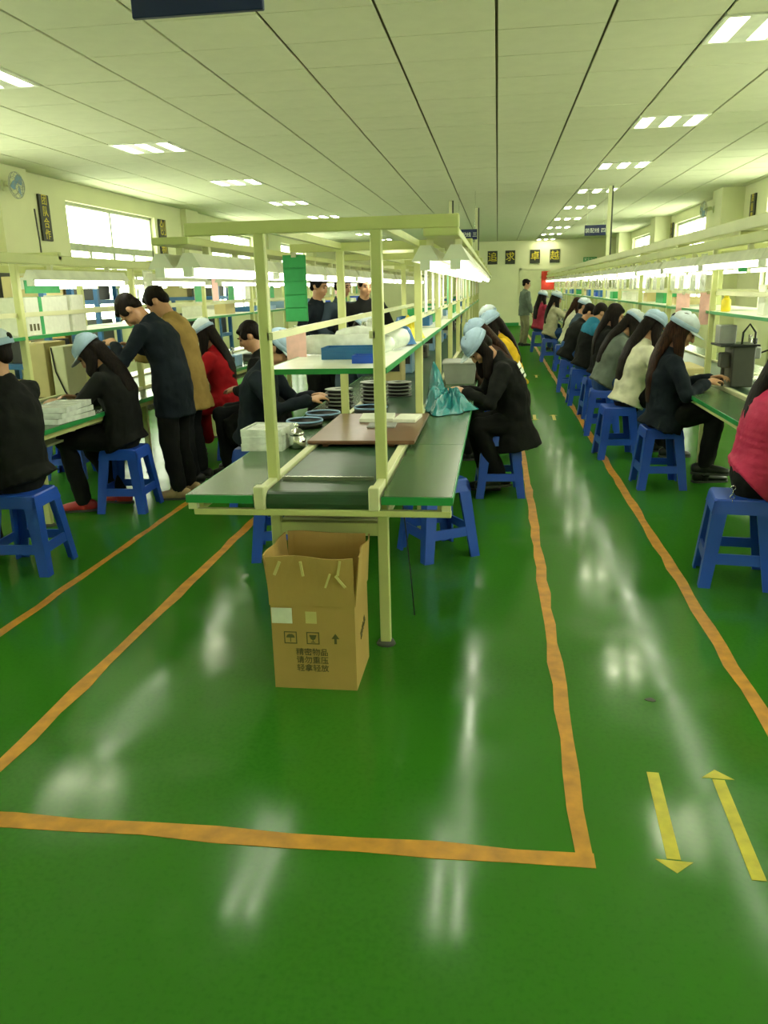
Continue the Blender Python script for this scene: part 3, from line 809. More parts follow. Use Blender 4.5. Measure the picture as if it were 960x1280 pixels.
        bk = H((0, -.10, .02)); end = neck-fwd*(.15+o)-tang*(hair_len-.05)
        R.tube([H((0, -.085, .03)), bk+V((0, -.03, .0)), (bk+end)/2-fwd*.05, end], [.030, .036, .034, .012], 10)
    rem_part(R, 'hair', hm, root, .009 if near else .013, 2, folds=.014)
    # ---- cap with band and visor
    if cap:
        C = MB(); ng, mg = 20, 8; grid = []
        cc = (0, -.016, .048); rx, ry, rz = .094, .110, .088
        pr = []
        for i in range(mg+1):
            t = PI/2*i/mg; puff = 1+.07*math.sin(2*t)
            pr.append((math.cos(t)*puff, math.sin(t)))
        vs, fs = [], []
        for (cr, zz) in pr[:-1]:
            for k in range(ng):
                p = 2*PI*k/ng; w_ = 1+.018*math.sin(3*p+1.3)*zz*2
                vs.append((cc[0]+rx*cr*math.cos(p)*w_, cc[1]+ry*cr*math.sin(p)*w_, cc[2]+rz*zz+.012*zz*math.sin(2*p)))
        vs.append((cc[0], cc[1], cc[2]+rz)); tp = len(vs)-1
        for i in range(mg-1):
            for k in range(ng):
                j = (k+1) % ng; fs.append((i*ng+k, i*ng+j, (i+1)*ng+j, (i+1)*ng+k))
        for k in range(ng): fs.append(((mg-1)*ng+k, (mg-1)*ng+(k+1) % ng, tp))
        fs.append(tuple(range(ng-1, -1, -1)))
        C.add(vs, fs, HM)
        co = part(C, 'cap', cap, root, True)
        bd = MB(); prof = [(1.0, -.022), (1.045, -.022), (1.05, .012), (1.0, .014)]
        vs, fs = [], []
        for (q_, z_) in prof:
            for k in range(ng):
                p = 2*PI*k/ng; vs.append((cc[0]+rx*q_*math.cos(p), cc[1]+ry*q_*math.sin(p), cc[2]+z_))
        for i in range(4):
            for k in range(ng):
                j = (k+1) % ng; i2 = (i+1) % 4; fs.append((i*ng+k, i*ng+j, i2*ng+j, i2*ng+k))
        bd.add(vs, fs, HM); part(bd, 'cap_band', M['cap'], co, True)
        vz = MB(); grid = []; va = math.radians(visor)
        for i in range(5):
            u = i/4; row = []
            for k in range(11):
                p = PI*(.14+.72*k/10); ex_ = .075*u*math.sin(p)**.8
                xx = rx*1.0*math.cos(p)*(1+.02*u); yy = ry*1.0*math.sin(p)
                row.append(HM @ V((xx, cc[1]+yy+ex_*math.cos(va), cc[2]-.012+ex_*math.sin(va)-.10*xx*xx/ .09*u*.9)))
            grid.append(row)
        vz.sheet(grid, .004); part(vz, 'visor', M['capw'], co, True)
        if opening:                                   # gathered opening at the back showing hair
            part(MB().ell((0, -.118, .062), (.030, .016, .024), HM, 12, 8), 'cap_opening', M['hair'], co, True)
    return root, dict(H=HM, neck=neck, sh=sh, el=el, wr=wr, pel=pel, pts=pts)

JK = dict(
    black=cloth('black_cloth', (.010, .011, .010)), navy=cloth('dark_navy_cloth', (.010, .015, .020)),
    charcoal=cloth('charcoal_trousers', (.014, .016, .017)), pink=cloth('pink_padded_cloth', (.50, .035, .10), .55, .08),
    white=cloth('cream_white_knit', (.66, .66, .48)), grey=cloth('grey_green_cloth', (.13, .16, .13)),
    blue=cloth('teal_blue_cloth', (.025, .17, .27)), red=cloth('red_wool_cloth', (.30, .008, .012)),
    tan=cloth('tan_brown_cloth', (.30, .20, .06)), beige=cloth('beige_cloth', (.42, .40, .26)), khaki=cloth('khaki_trousers', (.22, .21, .12)),
    denim=cloth('blue_denim', (.03, .075, .20)), brown=cloth('dark_brown_cloth', (.05, .026, .018)), yellow=cloth('yellow_cloth', (.66, .42, .02)),
    rose=cloth('dark_rose_cloth', (.40, .04, .08)), greyblue=cloth('grey_blue_cloth', (.05, .075, .10)))
redshoe = mat('red_trainer', (.40, .03, .03), .5); tanshoe = mat('tan_shoe', (.42, .30, .14), .5)
# -- right row, facing the right line (+x)
stool(1.27, 4.27, -8, 'blue stool under the woman in the pink jacket at the right edge')
pR1, iR1 = person('woman in a quilted pink jacket with long dark hair seated at the right edge', 1.36, 4.30, -100, lean=8, bend=8, head=22, top=JK['pink'], legs=JK['black'],
    hair='long', hairm=M['hair'], cap=M['cap'], puffy=True, near=True, hem=-.05, hair_len=.30, hands=((-.16, .34, .84), (.14, .36, .84)), collar=True)
stool(1.27, 6.39, 2, 'blue stool under the woman in the dark navy jacket and white cap')
pR2, iR2 = person('woman in a dark navy jacket and white cap with long brown hair, legs crossed', 1.29, 6.38, -90, lean=0, bend=11, head=30, turn=-12, top=JK['navy'], legs=JK['black'],
    hair='long', hairm=M['hairbr'], cap=M['capw'], visor=-12, opening=True, near=True, hair_len=.36, hands=((-.06, .33, .83), (.13, .26, .815)),
    knees=((-.10, .40, .545), (.06, .38, .605)), feet=((-.12, .36, .085), (.10, .30, .20)), hem=.02, hemflare=.015)
stool(1.10, 7.52, 3, 'blue stool under the woman in the cream sweater')
pR3, iR3 = person('woman in a cream white sweater and pale blue cap bending over the right line', 1.20, 7.55, -80, lean=10, bend=14, head=34, turn=14, top=JK['white'], topname='sweater', legs=JK['black'],
    hair='long', hairm=M['hair'], cap=M['cap'], visor=-10, near=True, hair_len=.34, hands=((-.10, .30, .83), (.12, .33, .83)))
stool(1.12, 8.72, -5, 'blue stool under the worker in the grey top')
person('woman in a grey green top and pale cap bending low beyond the cream sweater', 1.14, 8.75, -84, lean=16, bend=16, head=42, turn=10, top=JK['grey'], topname='top', legs=JK['denim'], hair='long', cap=M['capw'], visor=-6,
    hands=((-.12, .34, .83), (.12, .36, .83)), hem=-.03)
stool(1.18, 9.85, 4, 'blue stool under the dark haired worker with a patterned scarf')
person('dark haired woman in black, half hidden behind the grey top, without cap', 1.24, 9.85, -88, lean=4, bend=12, head=28, top=JK['black'], legs=JK['black'], hair='long', hairm=M['hair'], hands=((-.12, .34, .83), (.12, .36, .83)))
stool(1.12, 10.95, 0, 'blue stool under the man with blue shoulders')
pR5, iR5 = person('short haired man in a black jacket with teal blue shoulders on the right row', 1.15, 10.95, -80, lean=10, bend=12, head=34, turn=12, top=JK['black'], legs=JK['denim'], female=False, hands=((-.12, .30, .83), (.12, .33, .83)))
stool(1.08, 12.35, -4, 'blue stool under the man in the plain black jacket')
person('short haired man in a plain black jacket bending far forward on the right row', 1.06, 12.35, -86, lean=20, bend=14, head=38, top=JK['black'], legs=JK['denim'], female=False, hands=((-.12, .38, .83), (.12, .42, .83)))
stool(1.22, 13.6, 4, 'blue stool under the worker in teal with a pale cap, far right row')
person('worker in dark blue with pale cap showing above the blue shouldered man', 1.26, 13.6, -90, lean=6, bend=10, head=24, top=JK['greyblue'], legs=JK['black'], cap=M['capw'], hands=((-.12, .34, .83), (.12, .36, .83)))
stool(1.08, 17.3, 0, 'blue stool under the worker in the beige top, far down')
person('worker in a beige top and pale cap far down the right row', 1.10, 17.3, -78, lean=4, bend=8, head=22, top=JK['beige'], topname='top', legs=JK['denim'], cap=M['capw'], hair='long', hands=((-.10, .40, .95), (.12, .42, .95)), scale=1.06)
stool(1.22, 15.4, 0, 'blue stool under the worker in cream, far down')
person('worker in cream with brown hair far down the right row', 1.30, 15.4, -90, lean=10, bend=10, head=24, top=JK['white'], topname='top', legs=JK['black'], hair='long', hairm=M['hairbr'], hands=((-.12, .34, .83), (.12, .36, .83)))
stool(.98, 19.9, 0, 'farthest blue stool of the right row under the rose jacket')
person('worker in a dark rose jacket and white cap, farthest of the right row', 1.0, 19.9, -60, lean=2, bend=8, head=16, top=JK['rose'], legs=JK['denim'], cap=M['capw'], hair='long', hands=((-.12, .34, .83), (.12, .36, .83)), scale=1.06)
person('man in a grey jacket and khaki trousers standing far down the aisle', .70, 21.9, -70, sit=False, lean=2, bend=4, head=10, turn=-10, top=JK['grey'], legs=JK['khaki'], female=False, hands=((-.20, .10, .84), (.20, .12, .84)), scale=1.02)
# -- middle line, right side, facing it (-x)
stool(.03, 6.09, 4, 'blue stool under the woman in the black jacket with white print')
pC1, iC1 = person('woman in a black jacket with white back print bent over the middle line', 0.12, 6.10, 96, lean=11, bend=24, head=58, turn=12, top=JK['black'], legs=JK['black'],
    hair='locks', hair_len=.30, cap=M['cap'], visor=18, near=True, hands=((-.10, .36, .80), (.12, .37, .79)), hem=.12, hemflare=.035, knees=((-.12, .26, .54), (.10, .28, .54)), feet=((-.10, .10, .16), (.10, .16, .085)))
stool(.06, 7.45, 0, 'blue stool under the long haired worker behind the printed jacket')
person('worker in dark brown with pale cap and long hair, second along the middle line', .10, 7.45, 92, lean=18, bend=16, head=44, top=JK['brown'], legs=JK['black'], hair='long', hairm=M['hairbr'], cap=M['cap'], visor=4, hair_len=.46, hands=((-.12, .36, .82), (.12, .38, .82)))
stool(.14, 8.75, 0, 'blue stool under the worker in yellow')
person('worker in yellow and pale cap, third along the middle line', .16, 8.75, 96, lean=14, bend=14, head=34, top=JK['yellow'], legs=JK['black'], hair='long', cap=M['cap'], visor=0, hands=((-.12, .36, .82), (.12, .38, .82)))
stool(.04, 10.3, 0, 'blue stool under the farthest capped worker on the middle line')
person('worker in black with white cap, fourth along the middle line', .06, 10.3, 92, lean=10, bend=12, head=26, top=JK['black'], legs=JK['black'], hair='short', cap=M['capw'], visor=0, hands=((-.12, .36, .82), (.12, .38, .82)))
# -- middle line, left side, facing it (+x)
stool(-1.72, 5.55, 0, 'blue stool under the worker behind the stacked trays')
person('worker in dark clothes and pale cap left of the middle line, behind its shelf', -1.70, 5.55, -92, lean=8, bend=14, head=44, top=JK['navy'], legs=JK['black'], hair='short', cap=M['cap'], visor=-4, near=True, hands=((-.10, .40, .82), (.12, .42, .82)))
stool(-1.5, 7.9, 0, 'blue stool under the second worker at the left of the middle line')
person('worker in grey blue and white cap, farther along the left of the middle line', -1.46, 7.9, -90, lean=8, bend=12, head=34, top=JK['greyblue'], legs=JK['black'], hair='short', cap=M['capw'], hands=((-.12, .36, .82), (.12, .38, .82)))
for (px_, py_, fc, lab, tp) in ((-1.50, 9.2, -150, 'man in a black jacket over white standing at right of the three behind the line', 'black'), (-1.82, 9.35, -120, 'man in a dark blue jacket standing in the middle of the three behind the line', 'greyblue'), (-2.06, 9.15, -110, 'man half hidden by the green cards standing behind the line', 'navy')):
    person(lab, px_, py_, fc, sit=False, lean=4, bend=5, head=18, top=JK[tp], legs=JK['black'], female=False, hands=((-.20, .20, .95), (.20, .20, .95)), scale=1.035)
# -- left aisle, facing the left line (-x)
stool(-2.72, 4.19, 3, 'blue stool under the man in black at the left edge')
person('broad man in black with a white cap seated at the left edge, back to us', -2.76, 4.24, 84, lean=0, bend=12, head=14, turn=16, top=JK['black'], legs=JK['black'], hair='short', cap=M['capw'], opening=True, near=True, female=False, hands=((-.16, .38, .82), (.16, .40, .82)), scale=1.04, hem=.0, hemflare=.02)
stool(-2.72, 5.52, 2, 'blue stool under the woman in black with red shoes')
person('woman in black with pale cap and red shoes bent over the left line', -2.74, 5.54, 92, lean=4, bend=22, head=46, turn=4, top=JK['black'], legs=JK['black'], hair='long', cap=M['cap'], visor=-2, shoe=redshoe, near=True, hands=((-.12, .40, .81), (.10, .36, .82)), knees=((-.13, .38, .53), (.12, .36, .53)), feet=((-.12, .30, .085), (.13, .12, .085)), hair_len=.17)
pM, iM = person('man in a long dark jacket standing with bowed head behind the woman with red shoes', -2.46, 5.90, 88, sit=False, lean=15, bend=14, head=68, turn=10, top=JK['navy'], legs=JK['black'], female=False, hair='short', near=True, hands=((-.12, .38, 1.19), (.14, .36, 1.16)), hem=.12, shoe=tanshoe, scale=1.0)
person('person in a long tan brown coat standing behind the man with bowed head', -2.54, 6.42, 90, sit=False, lean=10, bend=10, head=48, top=JK['tan'], topname='coat', legs=JK['charcoal'], female=True, hair='short', hands=((-.14, .36, 1.06), (.14, .36, 1.06)), hem=.14, hemflare=.05, scale=1.0)
stool(-2.47, 7.42, 5, 'blue stool under the woman in the red coat')
person('woman in a long red coat with white cap and long black hair', -2.57, 7.40, 92, lean=8, bend=12, head=30, top=JK['red'], topname='coat', legs=JK['black'], hair='long', cap=M['capw'], opening=True, near=True, hands=((-.12, .36, .84), (.12, .36, .84)), coat=.40, hair_len=.28)
stool(-1.94, 6.75, 0, 'blue stool under the young man in black beside the red coat')
person('short haired young man in black seated beside the red coat', -1.95, 6.75, 92, lean=6, bend=10, head=30, turn=4, top=JK['black'], legs=JK['charcoal'], female=False, hair='short', near=True, hands=((-.10, .26, .74), (.10, .26, .74)), coat=.22)
# blue yoke on the man's jacket, print and hem on the black jacket, chain on the pink woman's belt
yk = MB(); p = iR5['pts']; yk.tube([p[5]+V((0, -.01, -.02)), p[6]+V((0, -.01, .015))], [(.215, .125), (.125, .095)], 16, side=(1, 0, 0))
for s in (0, 1): yk.ell(tuple(iR5['sh'][s]+V(((-.01, .01)[s], 0, .0))), (.088, .086, .086))
rem_part(yk, 'shoulder_yoke', JK['blue'], pR5, .015, 3)
def back_print(info, root):
    p = info['pts']; mb = MB()
    a = p[4].lerp(p[5], .35); t = (p[5]-p[4]).normalized(); nb = V((0, -t.z, t.y))
    def surf(u, v): return a+V((u, 0, 0))+t*v+nb*(.128*math.sqrt(max(.05, 1-(u/.20)**2))+.004)
    for u0, u1, v0, v1 in ((-.13, -.085, .02, .055), (-.075, -.03, .02, .055), (-.13, -.095, -.025, .01), (-.085, -.05, -.03, .01), (-.04, .0, -.02, .005), (-.12, -.05, -.06, -.04)):
        mb.sheet([[surf(u0+(u1-u0)*k/4, v) for k in range(5)] for v in (v0, v1)], .004)
    part(mb, 'back_print', M['white'], root)
back_print(iC1, pC1)
ch = MB()
for i in range(5): ch.lathe([(.010, -.003), (.014, 0), (.010, .003)], n=10, closed=True, mtx=Matrix.Translation((.17, -.13+.0*i, .53-.024*i)) @ Euler((PI/2*(i % 2), PI/2, 0)).to_matrix().to_4x4())
part(ch, 'belt_chain', M['steel'], pR1, True)

# ------------------------------------------------------------ the big carton
cb = wthing('cardboard_box', (-.69, 3.0, 0), 'large open brown cardboard box on the floor before the middle line', 'box')
BL, BR, BF_, BK, BH = -.872, -.535, 2.85, 3.16, .36
def leaning(x0, x1, y, dz, out, sgn, wob, n=12, axis='x', z0=BH):
    """a raised carton flap seen as a wavy sheet"""
    g = []
    for i in range(4):
        u = i/3; row = []
        for k in range(n+1):
            v = k/n; t = x0+(x1-x0)*v; off = out*u+wob*u*math.sin(v*9+1)*.5
            z = z0+dz*u+wob*u*math.sin(v*6)*.4
            row.append((t, y+sgn*off, z) if axis == 'x' else (y+sgn*off, t, z))
        g.append(row)
    return g
mb = MB().box((BL, BF_, 0), (BR, BF_+.006, BH))
front = part(mb, 'front_panel', M['card'], cb)
part(MB().box((BL, BK-.006, 0), (BR, BK, BH)), 'back_panel', M['card'], cb)
part(MB().box((BL, BF_+.006, 0), (BL+.006, BK-.006, BH)), 'left_panel', M['card'], cb)
rp = part(MB().box((BR-.006, BF_+.006, 0), (BR, BK-.006, BH)), 'right_panel', M['card'], cb)
part(MB().box((BL+.006, BF_+.006, .004), (BR-.006, BK-.006, .012)), 'bottom_panel', M['cardin'], cb)
for (a, b, y, sg, ax) in ((BL-.002, BR+.002, BF_, -1, 'x'), (BL, BR, BK-.003, 1, 'x')):
    part(MB().sheet(leaning(a, b, y, .205, .012, sg, .012, axis=ax), .005), 'flap', M['card'], cb)
for (y, sg) in ((BL+.002, -1), (BR, 1)):
    part(MB().sheet(leaning(BF_, BK, y, .205, .016, sg, .012, axis='y'), .005), 'flap', M['card'], cb)
for (x, w, z, rot) in ((BL+.045, .012, .525, 24), (BL+.14, .010, .525, -8), (BR-.05, .010, .53, 10), (BR-.05, .010, .475, -38), (BR-.095, .008, .478, 20)):
    m_ = Matrix.Translation((x, BF_-.022, z)) @ Euler((0, math.radians(rot), 0)).to_matrix().to_4x4()
    part(MB().box((-w/2, -.002, -.035), (w/2, .002, .025), m_), 'tape_strip', M['tape'], cb)
part(MB().box((BL+.003, BF_-.0025, .283), (BL+.086, BF_-.0005, .348)), 'address_label', M['paper'], cb)
part(MB().box((BL+.14, BF_-.0015, .285), (BL+.185, BF_-.0003, .335)), 'tape_patch', M['tape'], cb)
FM = lambda x, z: frame((x, BF_-.0008, z), (1, 0, 0), (0, 0, 1))
for txt, z in (('精密物品', .160), ('请勿重压', .125), ('轻拿轻放', .090)):
    text_part(txt, .033, M['ink'], front, FM(-.712, z))
mk = MB()
def sym(px, pz, boxed, pts_list):
    if boxed:
        for (a, b, c, d) in ((-.026, -.026, .026, -.022), (-.026, .022, .026, .026), (-.026, -.026, -.022, .026), (.022, -.026, .026, .026)):
            mk.box((px+a, BF_-.0012, pz+b), (px+c, BF_-.0003, pz+d))
    m90 = frame((px, BF_-.0012, pz), (1, 0, 0), (0, 0, 1))
    for poly in pts_list: mk.prism(poly, -.0009, 0, m90)
umb = [(-.018, .0), (-.014, .01), (-.006, .015), (.006, .015), (.014, .01), (.018, 0)]
sym(-.797, .222, True, [umb[::-1], [(-.0015, -.018), (.0015, -.018), (.0015, 0), (-.0015, 0)]])
sym(-.706, .222, True, [[(-.015, .014), (-.009, -.004), (0, -.008), (.009, -.004), (.015, .014)], [(-.0015, -.018), (.0015, -.018), (.0015, -.006), (-.0015, -.006)], [(-.009, -.019), (.009, -.019), (.009, -.016), (-.009, -.016)]])
sym(-.615, .222, False, [[(-.016, .0), (.016, .0), (0, .022)], [(-.005, -.022), (.005, -.022), (.005, 0), (-.005, 0)]])
part(mk, 'printed_symbols', M['ink'], front)
text_part('易碎品', .042, M['ink'], rp, frame((BR+.0008, 3.02, .20), (0, .94, .34), (0, -.34, .94)))

# ------------------------------------------------------------ things on and in the middle line
bd = wthing('assembly_board', (-.70, 4.5, .757), 'brown board lying across the belt at the near end of the middle line', 'board')
part(MB().bbox((-.972, 4.02, .776), (-.41, 4.95, .796), .005), 'board', M['brown'], bd)
part(MB().box((-.90, 4.06, .7575), (-.87, 4.91, .776)), 'batten', M['brown'], bd)
part(MB().box((-.55, 4.06, .7575), (-.52, 4.91, .776)), 'batten', M['brown'], bd)
for i, (x0, x1, y0_, y1_, a, h) in enumerate(((-.80, -.60, 4.60, 4.82, 4, .022), (-.585, -.45, 4.58, 4.80, -6, .02), (-.72, -.56, 4.40, 4.54, 2, .010))):
    solo(MB().bbox((-(x1-x0)/2, -(y1_-y0_)/2, 0), ((x1-x0)/2, (y1_-y0_)/2, h), .003), 'paper_stack', M['paper'] if i < 2 else M['grey'], ((x0+x1)/2, (y0_+y1_)/2, .7965),
         ['left stack of white sheets on the brown board', 'right stack of white sheets on the brown board', 'thin grey sheet nearest on the brown board'][i], 'papers', rz=math.radians(a))
def tray(x, y, z, rz, lab, w=.30, d=.22, h=.035, m='white'):
    t = MB(); t.box((-w/2, -d/2, 0), (w/2, d/2, .006))
    for (a, b) in (((-w/2, -d/2), (w/2, -d/2+.006)), ((-w/2, d/2-.006), (w/2, d/2)), ((-w/2, -d/2+.006), (-w/2+.006, d/2-.006)), ((w/2-.006, -d/2+.006), (w/2, d/2-.006))):
        t.box((a[0], a[1], .006), (b[0], b[1], h))
    r = empty('tray', (x, y, z), lab, 'tray', 'white trays at the near left of the middle line', math.radians(rz))
    part(t, 'shell', M[m], r); part(MB().bbox((-w/2+.015, -d/2+.015, .007), (w/2-.015, d/2-.015, h-.006), .004), 'parts_layer', M['clear'], r)
for i in range(3):
    tray(-1.20, 4.08+.008*i, .7505+i*.036, random.uniform(-5, 5), 'white parts tray stacked near the left post, %s' % ['bottom of the stack', 'middle of the stack', 'top of the stack'][i], .22, .24, h=.038, m='clear')
gj = empty('glass_jar', (-1.036, 4.06, .7505), 'silvery bell shaped jar with a knobbed lid beside the near left post', 'jar')
part(MB().lathe([(.035, 0), (.046, .005), (.046, .05), (.036, .065), (.036, .07)], n=20), 'body', M['steel'], gj, True)
part(MB().lathe([(.040, .07), (.038, .085), (.022, .10), (.010, .104), (.008, .112), (.014, .118), (.012, .128), (.004, .132)], n=20), 'lid', M['steel'], gj, True)
def dish(x, y, z, lab, r=.11):
    t = empty('round_tray', (x, y, z), lab, 'tray', 'round blue rimmed trays on the middle line')
    part(MB().lathe([(r*.85, 0), (r*.98, .006), (r, .035), (r*.94, .035), (r*.9, .012), (r*.2, .010)], n=28), 'bowl', M['black'], t, True)
    part(MB().lathe([(r, .034), (r*1.04, .038), (r*1.0, .046), (r*.93, .04)], n=28, closed=True), 'rim', M['ltblue'], t, True)
dish(-1.15, 4.72, .7505, 'left blue rimmed round tray beyond the white trays'); dish(-1.10, 5.02, .7505, 'blue rimmed round tray farther behind the brown board'); dish(-.82, 5.22, .7575, 'round blue rimmed tray on the belt behind the brown board')
def reel(x, y, z, lab, r=.10):
    t = empty('reel', (x, y, z), lab, 'reel', 'stacked component reels on the middle line')
    part(MB().lathe([(.03, 0), (r, 0), (r, .003), (.03, .003)], n=28, closed=True), 'flange', M['dgrey'], t, True)
    part(MB().lathe([(.03, .004), (r*.82, .004), (r*.82, .022), (.03, .022)], n=28, closed=True), 'tape_roll', M['black'], t, True)
    part(MB().lathe([(.03, .022), (r, .022), (r, .026), (.03, .026)], n=28, closed=True), 'flange', M['grey'], t, True)
for q, (x, y, n, nm) in enumerate(((-1.09, 5.53, 5, 'left'), (-.86, 5.65, 6, 'middle'), (-.74, 6.10, 4, 'right'))):
    for i in range(n):
        reel(x, y, (.7575 if q else .7505)+.0265*i, '%s reel from the bottom of the %s reel stack behind the brown board' % (ORD[i], nm))
# crumpled teal bag
def crumple_bag(name, c, size, m, lab, cat, seed, n=18, flat=.0, peaks=None):
    rnd = random.Random(seed); mb = MB(); vs = []; fs = []; R_, C_ = 12, 26
    ph = [(rnd.uniform(0, 6), rnd.randint(2, 5), rnd.randint(1, 4), rnd.uniform(.05, .16)) for _ in range(7)]
    for i in range(R_+1):
        t = PI*i/R_
        for k in range(C_):
            p = 2*PI*k/C_; r = 1+sum(a*math.sin(q*p+w*t*2+f) for f, q, w, a in ph)
            x, y, z = r*math.sin(t)*math.cos(p)*size[0], r*math.sin(t)*math.sin(p)*size[1], -r*math.cos(t)*size[2]
            vs.append((x, y, max(z+size[2]*.8, 0)))
    for i in range(R_):
        for k in range(C_):
            j = (k+1) % C_; fs.append((i*C_+k, i*C_+j, (i+1)*C_+j, (i+1)*C_+k))
    mb.add(vs, fs); return mb
def draped_bag(sx, sy, hf, n=34, th=.003):
    g = []
    for i in range(n+1):
        row = []
        for k in range(n+1):
            u, v = 2*i/n-1, 2*k/n-1
            rr = math.sqrt(u*u+v*v); q = max(abs(u), abs(v)); f = q/rr if rr > 1e-6 else 1
            x, y = u*f, v*f; a = math.atan2(y, x); r = math.hypot(x, y)
            e = 1+.14*math.sin(3*a+1)+.10*math.sin(7*a+2)
            row.append((x*e*sx, y*e*sy, max(0, hf(x, y, r, a))+.004))
        g.append(row)
    return MB().sheet(g, th)
def bag_height(x, y, r, a):
    G = lambda cx, cy, w: math.exp(-((x-cx)**2+(y-cy)**2)/w)
    z = .20*G(-.50, .35, .10)+.10*G(-.55, -.35, .16)+.085*G(.15, .0, .14)+.05*G(.6, -.35, .10)
    fold = abs(math.sin(4*a+5*x-2*y))*.045+abs(math.sin(9*x-5*y+2))*.02+abs(math.sin(11*y+4*x))*.014
    return (z+fold*(.4+1.2*z/.2))*min(1, (1.02-r)*4)
bg_ = empty('plastic_bag', (-.32, 5.40, .7505), 'crumpled teal plastic bag on the green worktop beside the bent woman', 'bag')
part(draped_bag(.17, .26, bag_height), 'bag_body', M['teal'], bg_)
tb = empty('plastic_tub', (-.31, 7.05, .7505), 'grey plastic tub on the worktop behind the teal bag', 'tub')
part(MB().hexa([(-.12,-.16,0),(.12,-.16,0),(.12,.16,0),(-.12,.16,0),(-.14,-.19,.17),(.14,-.19,.17),(.14,.19,.17),(-.14,.19,.17)]), 'body', M['grey'], tb)
part(MB().bbox((-.15, -.20, .165), (.15, .20, .185), .005), 'lip', M['grey'], tb)
# things on the near shelf of the middle line
def roll(x, y, z, l, r, lab):
    solo(MB().tube([(-l/2, 0, r), (-l/4, .006, r*1.03), (0, -.006, r), (l/4, .008, r*1.04), (l/2, 0, r)], [r*.85, r, r*.93, r*1.02, r*.85], 14), 'bag_roll', M['clear'], (x, y, z), lab, 'bag', smooth=True)
roll(-.765, 4.02, 1.2325, .44, .052, 'long roll of clear plastic bags on the near shelf')
roll(-.66, 4.30, 1.2325, .30, .065, 'bunched clear plastic bag behind the long roll on the near shelf')
def binb(x0, x1, y0_, y1_, z, h, m, lab, name='parts_bin'):
    w, d = x1-x0, y1_-y0_; t = empty(name, ((x0+x1)/2, (y0_+y1_)/2, z), lab, 'bin')
    s = MB(); s.box((-w/2, -d/2, 0), (w/2, d/2, .006))
    s.box((-w/2, -d/2, .006), (w/2, -d/2+.006, h)).box((-w/2, d/2-.006, .006), (w/2, d/2, h)).box((-w/2, -d/2+.006, .006), (-w/2+.006, d/2-.006, h)).box((w/2-.006, -d/2+.006, .006), (w/2, d/2-.006, h))
    part(s, 'shell', M[m], t); part(MB().box((-w/2+.01, -d/2-.004, h*.3), (w/2-.01, -d/2, h*.7)), 'label_strip', M[m], t)
binb(-.82, -.56, 3.76, 3.92, 1.2325, .055, 'bluemetal', 'wide dark teal blue bin on the near shelf')
binb(-.635, -.535, 3.54, 3.64, 1.2325, .035, 'blue', 'small bright blue bin at the front of the near shelf')
def bunch(name, x, y, z, m, lab, k):
    t = empty(name, (x, y, z), lab, 'bag')
    hf = lambda u, v, r, a: (.11*math.exp(-((u-.2)**2+(v+.1)**2)/.3)+.05*math.exp(-((u+.5)**2+(v-.3)**2)/.1)+abs(math.sin(5*u+3*v+k))*.03+abs(math.sin(9*v-4*u))*.016)*min(1, (1.02-r)*4)
    part(draped_bag(.10, .16, hf, 22), 'bag_body', m, t)
bunch('cloth_bag', -.575, 4.66, 1.2325, M['bluemetal'], 'crumpled dark blue bag at the right end of the near shelf', 1)
bunch('cloth_bag', -.575, 5.26, 1.2325, M['yel'], 'crumpled yellow bag on the second shelf of the middle line', 2)
bunch('plastic_bag', -.82, 5.3, 1.2325, M['clear'], 'crumpled clear bag on the second shelf, left of the yellow one', 3)
def sheet_thing(name, x, y, z0, z1, w, axis, m, lab, cat, grp=None, rows=0):
    """a hanging sheet or pouch, thin but solid, with a clip"""
    t = empty(name, (x, y, z0), lab, cat, grp)
    a, b = ((-w/2, -.002, 0), (w/2, .002, z1-z0)) if axis == 'x' else ((-.002, -w/2, 0), (.002, w/2, z1-z0))
    if rows:
        hh = (z1-z0)/rows
        for i in range(rows):
            q = .002*(i % 2)
            part(MB().bbox((-w/2, -.004-q, i*hh+.003), (w/2, .002-q, (i+1)*hh-.003), .002), 'card', m, t)
        part(MB().box((-w/2-.006, .002, 0), (w/2+.006, .006, z1-z0)), 'backing', m, t)
    else: part(MB().box(a, b), 'sheet', m, t)
    part(MB().box((-.012, -.008, z1-z0-.012), (.012, .008, z1-z0+.012)), 'clip', M['steel'], t)
    return t
sheet_thing('card_strip', -.968, 3.92, 1.405, 1.715, .10, 'x', M['greenp'], 'tall strip of green cards hanging inside the left row of posts', 'card strip', rows=5)
sheet_thing('paper_sheet', -.985, 3.95, 1.215, 1.37, .10, 'x', M['pink'], 'pink paper hanging from the left rail above the near shelf', 'paper')
# junk below the belt
def carton(x, y, z, w, d, h, m, lab, rz=0, name='carton'):
    t = empty(name, (x, y, z), lab, 'box', None, math.radians(rz))
    part(MB().bbox((-w/2, -d/2, 0), (w/2, d/2, h), .004), 'body', M[m], t)
    part(MB().box((-.03, -d/2-.001, h-.03), (.03, d/2+.001, h+.001)), 'tape_strip', M['tape'], t)
    return t
carton(-.85, 3.53, .5565, .16, .2, .105, 'card', 'flat brown carton on the lower shelf, left')
carton(-.55, 3.53, .5565, .12, .2, .10, 'beige', 'pale carton on the lower shelf, right')
carton(-.86, 3.70, 0, .20, .34, .40, 'card', 'brown carton standing on the floor beneath the belt, left')
mo = empty('motor_pulley', (-.70, 3.52, .5565), 'dark round drive pulley with a bright rim below the belt', 'pulley')
part(MB().lathe([(.06, 0), (.085, .01), (.085, .06), (.05, .08), (.02, .085)], n=24), 'hub', M['black'], mo, True)
part(MB().lathe([(.085, .02), (.092, .025), (.092, .04), (.085, .045)], n=24, closed=True), 'rim', M['steel'], mo, True)
